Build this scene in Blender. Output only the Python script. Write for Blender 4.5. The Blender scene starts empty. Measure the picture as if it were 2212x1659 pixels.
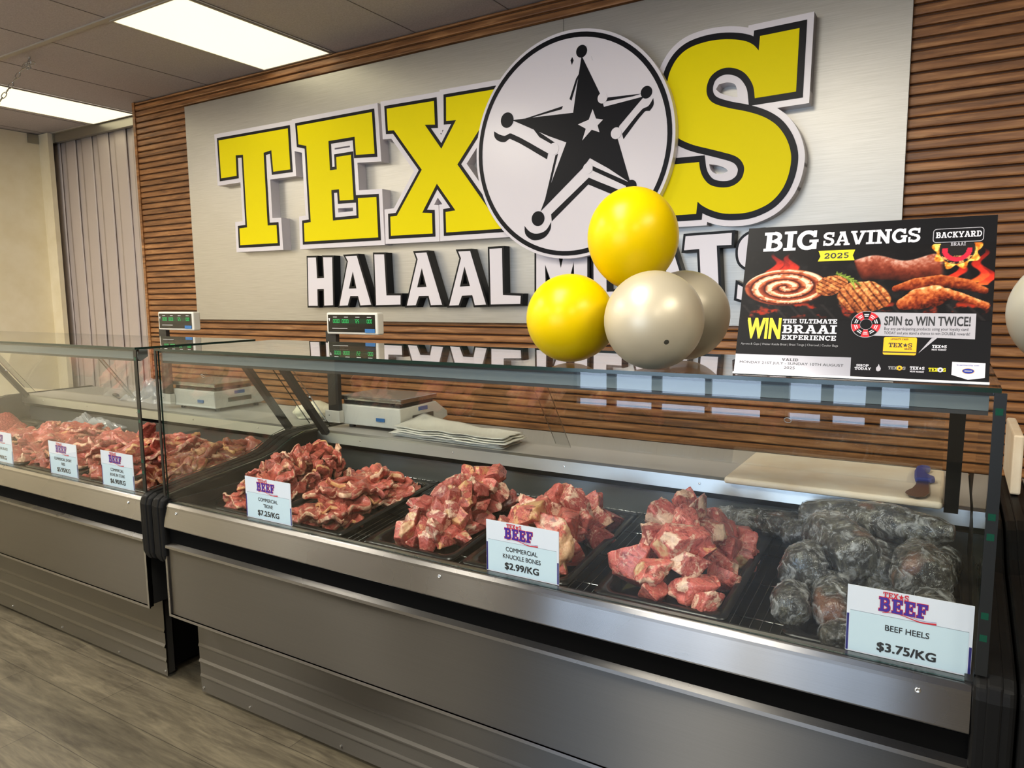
import bpy, bmesh, math, random
import numpy as np
from mathutils import Vector, Matrix, Euler, noise

C = bpy.context.scene.collection
sc = bpy.context.scene
PI = math.pi
R = math.radians

# ------------------------------------------------------------------ camera, light, exposure
cam = bpy.data.cameras.new('camera')
cam.sensor_fit = 'HORIZONTAL'; cam.sensor_width = 36.0; cam.lens = 36.0 * 1565.58 / 2212
cam.clip_start = 0.05; cam.clip_end = 100
camo = bpy.data.objects.new('camera', cam); C.objects.link(camo)
right = Vector((0.85430152, 0.51966719, -0.01072025)); down = Vector((0.05366216, -0.1086943, -0.99262577)); fwd = Vector((-0.51700027, 0.84742644, -0.12074416))
camo.matrix_world = Matrix(((right.x, -down.x, -fwd.x, 0), (right.y, -down.y, -fwd.y, 0), (right.z, -down.z, -fwd.z, 1.40), (0, 0, 0, 1)))
sc.camera = camo
sc.view_settings.view_transform = 'Standard'; sc.view_settings.look = 'None'
sc.view_settings.exposure = 0.22; sc.view_settings.gamma = 1.0; sc.view_settings.use_curve_mapping = False

w = bpy.data.worlds.new('sky'); sc.world = w; w.use_nodes = True
w.node_tree.nodes['Background'].inputs[0].default_value = (0.60, 0.76, 1.0, 1)
w.node_tree.nodes['Background'].inputs[1].default_value = 6.5

def area(name, loc, rot, sx, sy, power, color, portal=False):
    l = bpy.data.lights.new(name, 'AREA'); l.shape = 'RECTANGLE'; l.size = sx; l.size_y = sy; l.energy = power; l.color = color
    l.cycles.is_portal = portal
    o = bpy.data.objects.new(name, l); C.objects.link(o); o.location = loc; o.rotation_euler = rot
    return o
TROFFER_L = 1.06            # radiance of a ceiling light diffuser
for nm, x0, x1, z0, z1 in (('a', -3.45, -1.47, .2, 2.4), ('b', -1.30, -.25, .2, 2.4)):
    area('window_portal_' + nm, ((x0 + x1) / 2, -4.02, (z0 + z1) / 2), (R(90), 0, 0), x1 - x0, z1 - z0, 1, (1, 1, 1), True)
# added unseen area lamps above and behind the viewer, to brighten the room
for x, y in ((-5.9, .5), (-3.5, .5), (-1.1, .5), (1.3, .5), (-5.9, -1.9), (-3.5, -1.9), (-1.1, -1.9), (1.3, -1.9)):
    area('fill_lamp', (x, y, 2.80), (0, 0, 0), .6, 1.2, 48 * 1.25 if x < -5 else 48, (1.0, .93, .80))

try:
    sc.cycles.use_denoising = True
    sc.cycles.max_bounces = 10; sc.cycles.diffuse_bounces = 3; sc.cycles.glossy_bounces = 5
    sc.cycles.transparent_max_bounces = 24; sc.cycles.transmission_bounces = 4
    sc.cycles.caustics_reflective = False; sc.cycles.caustics_refractive = False
    sc.cycles.sample_clamp_indirect = 4.0
except Exception:
    pass

# ------------------------------------------------------------------ helpers
def lin(c):
    return tuple(((v / 255) / 12.92 if v / 255 <= .04045 else ((v / 255 + .055) / 1.055) ** 2.4) for v in c)
def rgb(*c): return (*lin(c), 1)

class MB:
    """collects faces of ONE mesh"""
    def __init__(s): s.v = []; s.f = []; s.m = []
    def add(s, vs, fs, mi=0):
        b = len(s.v); s.v += [tuple(v) for v in vs]
        for f in fs: s.f.append(tuple(b + i for i in f)); s.m.append(mi)
    def box(s, x0, x1, y0, y1, z0, z1, mi=0, mis=None):
        vs = [(x, y, z) for z in (z0, z1) for y in (y0, y1) for x in (x0, x1)]
        fs = [(0, 2, 3, 1), (4, 5, 7, 6), (0, 1, 5, 4), (2, 6, 7, 3), (0, 4, 6, 2), (1, 3, 7, 5)]   # bottom top front(-y) back left right
        if mis is None: s.add(vs, fs, mi)
        else:
            b = len(s.v); s.v += vs
            for f, m in zip(fs, mis): s.f.append(tuple(b + i for i in f)); s.m.append(m)
    def prism_x(s, prof, x0, x1, mi=0, cap=True, mi_cap=None):
        """closed (y,z) profile run along x"""
        n = len(prof); vs = [(x0, y, z) for y, z in prof] + [(x1, y, z) for y, z in prof]
        fs = [(i, (i + 1) % n, n + (i + 1) % n, n + i) for i in range(n)]
        s.add(vs, fs, mi)
        if cap:
            s.add([(x0, y, z) for y, z in prof], [tuple(range(n))], mi if mi_cap is None else mi_cap)
            s.add([(x1, y, z) for y, z in prof], [tuple(reversed(range(n)))], mi if mi_cap is None else mi_cap)
    def prism_z(s, prof, z0, z1, mi=0, mi_cap=None):
        n = len(prof); vs = [(x, y, z0) for x, y in prof] + [(x, y, z1) for x, y in prof]
        s.add(vs, [(i, (i + 1) % n, n + (i + 1) % n, n + i) for i in range(n)], mi)
        s.add([(x, y, z0) for x, y in prof], [tuple(reversed(range(n)))], mi if mi_cap is None else mi_cap)
        s.add([(x, y, z1) for x, y in prof], [tuple(range(n))], mi if mi_cap is None else mi_cap)
    def tube(s, pts, r, n=8, mi=0, closed=False):
        pts = [Vector(p) for p in pts]; m = len(pts); rs = r if isinstance(r, (list, tuple)) else [r] * m
        rings = []; up = None
        for i, p in enumerate(pts):
            if closed: d = pts[(i + 1) % m] - pts[i - 1]
            else: d = pts[min(i + 1, m - 1)] - pts[max(i - 1, 0)]
            d.normalize()
            if up is None: up = d.orthogonal().normalized()
            up = (up - d * up.dot(d)).normalized(); q = d.cross(up)
            rings.append([p + (up * math.cos(2 * PI * k / n) + q * math.sin(2 * PI * k / n)) * rs[i] for k in range(n)])
        vs = [v for rg in rings for v in rg]; fs = []
        for i in range(m if closed else m - 1):
            j = (i + 1) % m
            for k in range(n): fs.append((i * n + k, i * n + (k + 1) % n, j * n + (k + 1) % n, j * n + k))
        s.add(vs, fs, mi)
        if not closed:
            s.add(rings[0], [tuple(reversed(range(n)))], mi); s.add(rings[-1], [tuple(range(n))], mi)
    def lathe(s, prof, n=32, mi=0, M=None):
        vs = []; fs = []
        for r, z in prof:
            for k in range(n):
                a = 2 * PI * k / n; v = Vector((r * math.cos(a), r * math.sin(a), z)); vs.append(M @ v if M else v)
        for i in range(len(prof) - 1):
            for k in range(n): fs.append((i * n + k, i * n + (k + 1) % n, (i + 1) * n + (k + 1) % n, (i + 1) * n + k))
        s.add(vs, fs, mi)
    def build(s, name, mats, parent=None, smooth=False, bevel=0, seg=2, xf=None):
        me = bpy.data.meshes.new(name)
        vs = s.v
        if xf: vs = [xf(v) for v in vs]
        me.from_pydata([tuple(v) for v in vs], [], s.f)
        for m in (mats if isinstance(mats, (list, tuple)) else [mats]): me.materials.append(m)
        me.polygons.foreach_set('material_index', s.m)
        bm = bmesh.new(); bm.from_mesh(me); bmesh.ops.remove_doubles(bm, verts=bm.verts, dist=1e-5)
        bmesh.ops.recalc_face_normals(bm, faces=bm.faces); bm.to_mesh(me); bm.free()
        me.polygons.foreach_set('use_smooth', [bool(smooth)] * len(me.polygons))
        o = bpy.data.objects.new(name, me); C.objects.link(o)
        if parent: o.parent = parent
        if bevel:
            b = o.modifiers.new('bevel', 'BEVEL'); b.width = bevel; b.segments = seg; b.limit_method = 'ANGLE'; b.angle_limit = R(40)
            b.harden_normals = False
        return o
    def build_at(s, name, mats, root, **k):
        """points given in world coordinates, linked under an unrotated root"""
        L = root.location.copy(); q = root.parent
        while q: L += q.location; q = q.parent
        return s.build(name, mats, root, xf=lambda v: (v[0] - L.x, v[1] - L.y, v[2] - L.z), **k)

def tag(o, label=None, cat=None, group=None, kind=None):
    if label: o['label'] = label
    if cat: o['category'] = cat
    if group: o['group'] = group
    if kind: o['kind'] = kind
    return o
def empty(name, loc, label, cat, group=None, rot=(0, 0, 0)):
    o = bpy.data.objects.new(name, None); C.objects.link(o); o.location = loc; o.rotation_euler = rot
    o.empty_display_size = .05
    return tag(o, label, cat, group)
def thing_mesh(mb, name, mats, loc, label, cat, group=None, **k):
    """a thing that is one mesh: points in world coordinates, origin at loc"""
    L = Vector(loc)
    o = mb.build(name, mats, xf=lambda v: (v[0] - L.x, v[1] - L.y, v[2] - L.z), **k); o.location = L
    return tag(o, label, cat, group)
def copy_tree(o, parent=None):
    c = o.copy(); C.objects.link(c); c.parent = parent
    for ch in list(o.children): copy_tree(ch, c)
    return c

# ------------------------------------------------------------------ materials
def mat(name, color, rough=.5, metal=0.0, spec=.5, **k):
    m = bpy.data.materials.new(name); m.use_nodes = True
    p = m.node_tree.nodes['Principled BSDF']
    p.inputs['Base Color'].default_value = (*color[:3], 1); p.inputs['Roughness'].default_value = rough
    p.inputs['Metallic'].default_value = metal; p.inputs['Specular IOR Level'].default_value = spec
    for kk, vv in k.items(): p.inputs[kk.replace('_', ' ')].default_value = vv
    return m
def nodes(m): return m.node_tree.nodes, m.node_tree.links, m.node_tree.nodes['Principled BSDF']
def coords(m, scale=(1, 1, 1), kind='Object', loc=None):
    N, L, _ = nodes(m); t = N.new('ShaderNodeTexCoord'); mp = N.new('ShaderNodeMapping'); mp.inputs['Scale'].default_value = scale
    L.new(t.outputs[kind], mp.inputs['Vector']); return mp.outputs[0]
def tex_noise(m, vec, scale, detail=4, rough=.55, dist=0.0):
    N, L, _ = nodes(m); n = N.new('ShaderNodeTexNoise'); n.inputs['Scale'].default_value = scale; n.inputs['Detail'].default_value = detail
    n.inputs['Roughness'].default_value = rough; n.inputs['Distortion'].default_value = dist
    if vec is not None: L.new(vec, n.inputs['Vector'])
    return n.outputs['Fac']
def ramp(m, fac, stops, interp='LINEAR'):
    N, L, _ = nodes(m); r = N.new('ShaderNodeValToRGB'); r.color_ramp.interpolation = interp
    e = r.color_ramp.elements
    while len(e) < len(stops): e.new(.5)
    for i, (p, c) in enumerate(stops): e[i].position = p; e[i].color = (*c[:3], 1) if not isinstance(c, (int, float)) else (c, c, c, 1)
    L.new(fac, r.inputs[0]); return r.outputs[0]
def mixc(m, fac, a, b, blend='MIX'):
    N, L, _ = nodes(m); x = N.new('ShaderNodeMix'); x.data_type = 'RGBA'; x.blend_type = blend
    for sock, v in ((x.inputs[0], fac), (x.inputs[6], a), (x.inputs[7], b)):
        if hasattr(v, 'node'): L.new(v, sock)
        elif isinstance(v, (int, float)): sock.default_value = v
        else: sock.default_value = (*v[:3], 1)
    return x.outputs[2]
def math_n(m, op, a, b=0.0):
    N, L, _ = nodes(m); x = N.new('ShaderNodeMath'); x.operation = op
    for sock, v in ((x.inputs[0], a), (x.inputs[1], b)):
        if hasattr(v, 'node'): L.new(v, sock)
        else: sock.default_value = v
    return x.outputs[0]
def bump(m, h, strength=.3, dist=.002):
    N, L, p = nodes(m); b = N.new('ShaderNodeBump'); b.inputs['Strength'].default_value = strength; b.inputs['Distance'].default_value = dist
    L.new(h, b.inputs['Height']); L.new(b.outputs[0], p.inputs['Normal'])
def link(m, out, sock): nodes(m)[1].new(out, nodes(m)[2].inputs[sock])

def glass_mat(name, tint, white=0.0, f0=.04, rough=0.0):
    """a clear pane: lets light straight through and mirrors by angle (Schlick)"""
    m = bpy.data.materials.new(name); m.use_nodes = True; N = m.node_tree.nodes; L = m.node_tree.links
    N.clear(); out = N.new('ShaderNodeOutputMaterial'); mx = N.new('ShaderNodeMixShader'); tr = N.new('ShaderNodeBsdfTransparent'); gl = N.new('ShaderNodeBsdfGlossy')
    tr.inputs[0].default_value = (*tint, 1); gl.inputs['Roughness'].default_value = rough; gl.inputs[0].default_value = (1, 1, 1, 1)
    g = N.new('ShaderNodeNewGeometry'); dot = N.new('ShaderNodeVectorMath'); dot.operation = 'DOT_PRODUCT'
    L.new(g.outputs['Incoming'], dot.inputs[0]); L.new(g.outputs['Normal'], dot.inputs[1])
    def mt(op, a, b=None):
        x = N.new('ShaderNodeMath'); x.operation = op
        for sk, v in zip(x.inputs, (a, b)):
            if v is None: continue
            if hasattr(v, 'node'): L.new(v, sk)
            else: sk.default_value = v
        return x.outputs[0]
    d = mt('ABSOLUTE', dot.outputs['Value']); q = mt('POWER', mt('SUBTRACT', 1.0, d), 5.0); F = mt('ADD', mt('MULTIPLY', q, 1 - f0), f0)
    L.new(F, mx.inputs[0]); L.new(tr.outputs[0], mx.inputs[1]); L.new(gl.outputs[0], mx.inputs[2])
    last = mx
    if white:
        df = N.new('ShaderNodeBsdfDiffuse'); df.inputs[0].default_value = (.9, .92, .93, 1); m2 = N.new('ShaderNodeMixShader'); m2.inputs[0].default_value = white
        tl = N.new('ShaderNodeBsdfTranslucent'); tl.inputs[0].default_value = (.9, .92, .93, 1); m3 = N.new('ShaderNodeMixShader'); m3.inputs[0].default_value = .4
        L.new(df.outputs[0], m3.inputs[1]); L.new(tl.outputs[0], m3.inputs[2])
        L.new(mx.outputs[0], m2.inputs[1]); L.new(m3.outputs[0], m2.inputs[2]); last = m2
    L.new(last.outputs[0], out.inputs[0]); return m

def steel_mat(name, col, rough, aniso=.85):
    """sheet steel brushed along x"""
    m = mat(name, col, rough, 1.0, Anisotropic=aniso); N, L, p = nodes(m)
    cx = N.new('ShaderNodeCombineXYZ'); cx.inputs[2].default_value = 1.0; L.new(cx.outputs[0], p.inputs['Tangent'])
    v = coords(m, (1.2, 40, 420)); n = tex_noise(m, v, 3, 3)
    link(m, ramp(m, n, [(.3, tuple(c * .95 for c in col)), (.7, tuple(min(1, c * 1.03) for c in col))]), 'Base Color')
    v2 = coords(m, (.8, .8, .8)); n2 = tex_noise(m, v2, 2.2, 4)
    link(m, math_n(m, 'ADD', math_n(m, 'MULTIPLY', n2, .16), rough - .08), 'Roughness')
    return m
M = {}
M['glass'] = glass_mat('clear_glass', (.975, .99, .985), f0=.028)
M['door_glass'] = glass_mat('sliding_door_glass', (.985, .99, .985), f0=.085)
M['top_glass'] = glass_mat('lid_glass', (.97, .985, .98))
M['bag_film'] = glass_mat('bag_film', (.97, .98, .99), .30, .05, .12)
M['wrap_film'] = glass_mat('cling_film', (.97, .98, .98), .05, .05, .10)
def film_streaks(m):
    N = m.node_tree.nodes; L = m.node_tree.links
    tc = N.new('ShaderNodeTexCoord'); t = N.new('ShaderNodeTexNoise'); t.inputs['Scale'].default_value = 24; t.inputs['Detail'].default_value = 7; t.inputs['Roughness'].default_value = .66; t.inputs['Distortion'].default_value = 1.6
    L.new(tc.outputs['Object'], t.inputs['Vector']); r = N.new('ShaderNodeValToRGB'); e = r.color_ramp.elements
    e[0].position = .49; e[0].color = (.02, .02, .02, 1); e[1].position = .70; e[1].color = (.72, .72, .72, 1); L.new(t.outputs['Fac'], r.inputs[0])
    t2 = N.new('ShaderNodeTexNoise'); t2.inputs['Scale'].default_value = 45; t2.inputs['Detail'].default_value = 4; t2.inputs['Distortion'].default_value = 2.0; L.new(tc.outputs['Object'], t2.inputs['Vector'])
    bp = N.new('ShaderNodeBump'); bp.inputs['Strength'].default_value = .9; bp.inputs['Distance'].default_value = .006; L.new(t2.outputs['Fac'], bp.inputs['Height'])
    for n in N:
        if n.type == 'BSDF_GLOSSY': L.new(bp.outputs[0], n.inputs['Normal'])
        if n.type == 'MIX_SHADER' and n.inputs[2].is_linked and n.inputs[2].links[0].from_node.type == 'MIX_SHADER': L.new(r.outputs[0], n.inputs[0])
film_streaks(M['wrap_film'])
M['edge'] = mat('glass_edge', (.004, .02, .016), .15, 0, .6)
M['edge_green'] = mat('glass_edge_green', (.003, .05, .03), .2, 0, .4)
M['black_trim'] = mat('black_trim', (.006, .007, .007), .35)
M['steel'] = steel_mat('brushed_steel', (.125, .118, .108), .42, 1.0)
M['steel_kick'] = steel_mat('brushed_steel_kick', (.135, .129, .119), .40, 1.0)
M['steel_bright'] = steel_mat('brushed_steel_bright', (.29, .283, .275), .28, 1.0)
M['alu'] = steel_mat('aluminium_strip', (.46, .47, .47), .32, .6)
M['counter'] = mat('counter_top', (.50, .48, .44), .45, .35)
M['bar'] = mat('light_bar_grey', (.16, .19, .195), .45, .3)
M['chrome'] = mat('bright_wire', (.62, .63, .63), .22, 1.0)
M['wire'] = mat('dark_wire', (.22, .23, .23), .25, 1.0)
M['black'] = mat('black_plastic', (.012, .012, .012), .42)
M['black_rough'] = mat('black_moulding', (.006, .006, .006), .5, 0, .12)
bump(M['black_rough'], tex_noise(M['black_rough'], coords(M['black_rough'], (900, 900, 900)), 1, 2), .25, .0006)
M['black_matt'] = mat('black_recess', (.003, .003, .003), .8, 0, .04)
M['deck'] = mat('deck_black', (.005, .006, .006), .4, 0, .15)
M['well'] = mat('well_grey_metal', (.22, .24, .24), .36, .85)
M['dark_bar'] = mat('dark_bar', (.025, .024, .022), .38)
M['white_pl'] = mat('white_plastic', rgb(222, 220, 208), .4)
M['cream_pl'] = mat('cream_plastic', rgb(214, 208, 178), .45)
M['board'] = mat('cutting_board', rgb(226, 214, 190), .5)
nb = tex_noise(M['board'], coords(M['board'], (5, 5, 5)), 1.5, 5)
link(M['board'], ramp(M['board'], nb, [(.3, rgb(232, 210, 178)), (.65, rgb(246, 234, 212))]), 'Base Color')
M['blue'] = mat('blue_handle', (.022, .045, .28), .45)
M['blade'] = mat('knife_blade', (.32, .25, .21), .3, 1.0)
M['sticker'] = mat('blue_sticker', (.03, .16, .42), .5)
M['plate_grey'] = mat('data_plate', (.22, .22, .19), .35, .6)
M['screen'] = mat('display_black', (.004, .004, .005), .12)
M['led'] = mat('green_digits', (0, 0, 0), .5); _p = nodes(M['led'])[2]; _p.inputs['Emission Color'].default_value = (.05, 1, .22, 1); _p.inputs['Emission Strength'].default_value = .75
M['led_strip'] = mat('display_strip', (.0, .03, .012), .2)
M['print_white'] = mat('white_print', rgb(225, 225, 225), .5)
M['sign_white'] = mat('sign_white_vinyl', rgb(240, 234, 240), .25)
M['sign_side'] = mat('sign_white_return', rgb(196, 196, 194), .35)
M['sign_black'] = mat('sign_black_vinyl', (.006, .006, .009), .35, 0, .15)
M['sign_yellow'] = mat('sign_yellow_vinyl', rgb(255, 236, 0), .45, 0, .10)
M['letter_black'] = mat('letter_black_return', (.006, .006, .007), .4, 0, .2)
M['balloon_yellow'] = mat('yellow_latex', rgb(228, 196, 0), .30, 0, .22)
nodes(M['balloon_yellow'])[2].inputs['Subsurface Weight'].default_value = .25
nodes(M['balloon_yellow'])[2].inputs['Subsurface Radius'].default_value = (.04, .03, .005)
M['balloon_pearl'] = mat('pearl_latex', rgb(196, 186, 162), .40, .30, .5, Coat_Weight=.15, Coat_Roughness=.25)
M['balloon_white'] = mat('white_latex', rgb(222, 220, 206), .25, 0, .5)
M['dark_spot'] = mat('balloon_crown_dark', rgb(60, 58, 50), .4)
M['bag_white'] = mat('white_bag_plastic', rgb(246, 243, 228), .38)
M['cloth'] = mat('cream_cloth', rgb(222, 214, 186), .85)
M['card'] = mat('card_white', rgb(226, 230, 242), .4)
M['card_blue'] = mat('card_pale_blue', rgb(206, 226, 238), .4)
M['card_line'] = mat('card_line', rgb(140, 150, 165), .4)
M['ink'] = mat('ink_black', (.008, .009, .012), .5)
M['ink_red'] = mat('ink_red', rgb(205, 22, 48), .45)
M['ink_purple'] = mat('ink_purple', rgb(58, 26, 150), .45)
M['navy'] = mat('card_navy_edge', rgb(28, 24, 110), .4)
M['acrylic'] = glass_mat('acrylic_foot', (.95, .97, .97))
M['tray'] = mat('tray_black', (.006, .006, .006), .25, 0, .4)

# sign panel: brushed aluminium sheet
m = mat('sign_panel_sheet', rgb(196, 194, 188), .42, .75, .5, Anisotropic=.5); M['panel'] = m
N, L, p = nodes(m); cx = N.new('ShaderNodeCombineXYZ'); cx.inputs[0].default_value = 1; L.new(cx.outputs[0], p.inputs['Tangent'])
nz = tex_noise(m, coords(m, (6, 6, 300)), 1, 3)
link(m, ramp(m, nz, [(.25, rgb(180, 177, 169)), (.75, rgb(198, 195, 188))]), 'Base Color')
# timber slats
m = mat('timber_slats', (.3, .14, .06), .42); M['wood'] = m
v = coords(m, (1.1, 14, 14)); n1 = tex_noise(m, v, 3.2, 8, .62, .6)
n2 = tex_noise(m, coords(m, (.5, 3, 24)), 1.0, 2)
c1 = ramp(m, n1, [(.28, rgb(106, 70, 42)), (.46, rgb(152, 104, 62)), (.58, rgb(180, 128, 80)), (.75, rgb(210, 162, 110))])
link(m, mixc(m, .75, c1, ramp(m, n2, [(.3, (.50, .46, .44)), (.7, (1.15, 1.08, 1.0))]), 'MULTIPLY'), 'Base Color')
bump(m, n1, .25, .001)
M['wood_gap'] = mat('slat_gap', rgb(70, 42, 24), .7)
# walls, ceiling, floor
m = mat('cream_wall', rgb(226, 214, 186), .85); M['cream'] = m
link(m, ramp(m, tex_noise(m, coords(m, (3, 3, 3)), 2, 6), [(.3, rgb(240, 226, 190)), (.7, rgb(250, 238, 208))]), 'Base Color')
bump(m, tex_noise(m, coords(m, (60, 60, 60)), 1, 3), .15, .002)
m = mat('plaster_wall', rgb(196, 190, 178), .9); M['plaster'] = m
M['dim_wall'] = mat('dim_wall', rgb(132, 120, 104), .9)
m = mat('ceiling_tile', rgb(166, 158, 150), .95); M['ceil'] = m
link(m, ramp(m, tex_noise(m, coords(m, (120, 120, 120)), 1, 3), [(.3, rgb(174, 166, 170)), (.7, rgb(194, 187, 190))]), 'Base Color')
bump(m, tex_noise(m, coords(m, (160, 160, 160)), 1, 3), .3, .002)
M['tbar'] = mat('ceiling_bar', rgb(176, 168, 156), .6)
M['groove'] = mat('ceiling_groove', rgb(128, 120, 118), .9)
m = mat('diffuser', (.9, .9, .8), .4); M['diffuser'] = m
_p = nodes(m)[2]; _p.inputs['Emission Color'].default_value = (1.0, .93, .66, 1); _p.inputs['Emission Strength'].default_value = TROFFER_L
# floor: grey oak vinyl planks running along x
m = mat('plank_floor', (.2, .18, .14), .42); M['floor'] = m
N, L, p = nodes(m)
vec = coords(m, (1, 1, 1)); br = N.new('ShaderNodeTexBrick'); br.offset = .37; br.inputs['Scale'].default_value = 1.0
br.inputs['Brick Width'].default_value = 1.25; br.inputs['Row Height'].default_value = .18; br.inputs['Mortar Size'].default_value = .0012; br.inputs['Mortar Smooth'].default_value = .1
br.inputs['Color1'].default_value = (.8, .8, .8, 1); br.inputs['Color2'].default_value = (1.1, 1.1, 1.1, 1); br.inputs['Mortar'].default_value = (.35, .35, .35, 1)
L.new(vec, br.inputs['Vector'])
sep = N.new('ShaderNodeSeparateXYZ'); L.new(vec, sep.inputs[0])
row = math_n(m, 'FLOOR', math_n(m, 'DIVIDE', sep.outputs[1], .18))
cb = N.new('ShaderNodeCombineXYZ'); L.new(math_n(m, 'ADD', sep.outputs[0], math_n(m, 'MULTIPLY', row, 7.31)), cb.inputs[0]); L.new(math_n(m, 'MULTIPLY', sep.outputs[1], 7.0), cb.inputs[1])
g1 = tex_noise(m, cb.outputs[0], 2.2, 8, .6, 1.4); g2 = tex_noise(m, cb.outputs[0], 14, 4, .6, .3)
cg = ramp(m, math_n(m, 'ADD', math_n(m, 'MULTIPLY', g1, .75), math_n(m, 'MULTIPLY', g2, .25)), [(.32, rgb(58, 52, 41)), (.5, rgb(90, 83, 68)), (.66, rgb(114, 106, 87))])
link(m, mixc(m, 1.0, cg, br.outputs['Color'], 'MULTIPLY'), 'Base Color'); bump(m, g1, .12, .001)
# PVC strips
m = mat('pvc_strip', rgb(206, 192, 184), .35, 0, .4); M['pvc'] = m
_p = nodes(m)[2]; _p.inputs['Transmission Weight'].default_value = 0.0; _p.inputs['Alpha'].default_value = .94
M['galv'] = mat('galvanised_steel', rgb(176, 172, 160), .35, .9)

# raw meat: muscle, fat and bone masks come from the cut faces of each mesh
def meat_mat(name, dark, red, fat, streak=.56, bright=1.0):
    m = mat(name, red, .34, 0, .4, Coat_Weight=.25, Coat_Roughness=.15); N, L, p = nodes(m)
    oi = N.new('ShaderNodeObjectInfo'); tc = N.new('ShaderNodeTexCoord'); va = N.new('ShaderNodeVectorMath'); va.operation = 'ADD'
    cm = N.new('ShaderNodeCombineXYZ'); r10 = math_n(m, 'MULTIPLY', oi.outputs['Random'], 40.0)
    for i in range(3): L.new(r10, cm.inputs[i])
    L.new(tc.outputs['Object'], va.inputs[0]); L.new(cm.outputs[0], va.inputs[1]); vec = va.outputs[0]
    mp = N.new('ShaderNodeMapping'); mp.inputs['Scale'].default_value = (1, .35, 1.6); L.new(vec, mp.inputs['Vector'])
    a = tex_noise(m, mp.outputs[0], 55, 6, .62, 1.0); mus = ramp(m, a, [(.30, dark), (.50, red), (.72, tuple(min(1, c * 1.25 + .02) for c in red[:3]))])
    big = tex_noise(m, vec, 17, 3, .5, 1.2); fine = tex_noise(m, vec, 75, 4, .6, 1.5)
    at = N.new('ShaderNodeAttribute'); at.attribute_name = 'fat'
    st = math_n(m, 'ADD', math_n(m, 'MULTIPLY', big, .72), math_n(m, 'MULTIPLY', fine, .28))
    f = math_n(m, 'ADD', st, math_n(m, 'MULTIPLY', at.outputs['Fac'], .14))
    f = math_n(m, 'ADD', f, math_n(m, 'MULTIPLY', math_n(m, 'SUBTRACT', oi.outputs['Random'], .5), .12))
    fm = ramp(m, f, [(streak, 0.0), (streak + .07, .85), (streak + .2, 1.0)])
    fatc = ramp(m, fine, [(.3, tuple(c * .62 + .1 * r for c, r in zip(fat[:3], red[:3]))), (.65, fat)])
    rr2 = math_n(m, 'FRACT', math_n(m, 'MULTIPLY', oi.outputs['Random'], 7.13)); fatc = mixc(m, ramp(m, rr2, [(.72, 0.0), (.85, .75)]), fatc, rgb(222, 168, 96))
    mus = mixc(m, ramp(m, math_n(m, 'FRACT', math_n(m, 'MULTIPLY', oi.outputs['Random'], 13.7)), [(.2, 0.0), (.9, .45)]), mus, dark)
    col = mixc(m, fm, mus, fatc)
    # thin white seams of connective tissue
    seam = math_n(m, 'ABSOLUTE', math_n(m, 'SUBTRACT', tex_noise(m, vec, 26, 3, .5, 2.0), .5))
    col = mixc(m, ramp(m, seam, [(.0, .34), (.018, 0.0)]), col, fat)
    ab = N.new('ShaderNodeAttribute'); ab.attribute_name = 'bone'
    bc = ramp(m, tex_noise(m, vec, 60, 3), [(.35, rgb(196, 146, 104)), (.6, rgb(228, 200, 156))])
    col = mixc(m, ab.outputs['Fac'], col, bc)
    link(m, col, 'Base Color'); bump(m, math_n(m, 'ADD', st, tex_noise(m, vec, 120, 3)), .6, .003)
    p.inputs['Subsurface Weight'].default_value = .08; p.inputs['Subsurface Radius'].default_value = (.006, .002, .0015); p.inputs['Subsurface Scale'].default_value = 1.0
    return m
M['meat'] = meat_mat('raw_beef', rgb(106, 32, 30), rgb(196, 94, 78), rgb(246, 204, 168), .585)
M['meat_pink'] = meat_mat('raw_beef_bones', rgb(112, 28, 32), rgb(206, 106, 96), rgb(250, 216, 188), .545)
M['meat_steak'] = meat_mat('raw_beef_steak', rgb(122, 42, 38), rgb(200, 102, 88), rgb(248, 206, 172), .585)
M['meat_brown'] = meat_mat('raw_beef_brown', rgb(84, 34, 26), rgb(160, 78, 58), rgb(214, 168, 126), .57)
m = mat('minced_beef', rgb(178, 70, 58), .45); M['mince'] = m
nn = tex_noise(m, coords(m, (1, 1, 1)), 140, 3); link(m, ramp(m, nn, [(.3, rgb(132, 40, 34)), (.6, rgb(190, 84, 70)), (.75, rgb(226, 160, 140))]), 'Base Color'); bump(m, nn, .8, .006)
# hide of the wrapped heels
m = mat('heel_hide', rgb(62, 58, 50), .5, 0, .3, Coat_Weight=.25, Coat_Roughness=.10); M['heel'] = m
N, L, p = nodes(m); oi = N.new('ShaderNodeObjectInfo'); tc = N.new('ShaderNodeTexCoord'); va = N.new('ShaderNodeVectorMath'); va.operation = 'ADD'
cm = N.new('ShaderNodeCombineXYZ'); r10 = math_n(m, 'MULTIPLY', oi.outputs['Random'], 9.0)
for i in range(3): L.new(r10, cm.inputs[i])
L.new(tc.outputs['Object'], va.inputs[0]); L.new(cm.outputs[0], va.inputs[1])
mp = N.new('ShaderNodeMapping'); mp.inputs['Scale'].default_value = (1, 1, .45); L.new(va.outputs[0], mp.inputs['Vector'])
h1 = tex_noise(m, mp.outputs[0], 16, 7, .68, 1.6); h2 = tex_noise(m, va.outputs[0], 7, 4, .5, .5)
cc = ramp(m, h1, [(.36, rgb(14, 12, 10)), (.50, rgb(40, 37, 30)), (.60, rgb(86, 82, 70)), (.70, rgb(170, 170, 158))])
col = mixc(m, ramp(m, h2, [(.60, 0.0), (.70, .6)]), cc, rgb(146, 92, 66))
link(m, col, 'Base Color'); bump(m, math_n(m, 'ADD', h1, tex_noise(m, va.outputs[0], 34, 4, .6, 2.0)), .8, .008)

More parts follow.
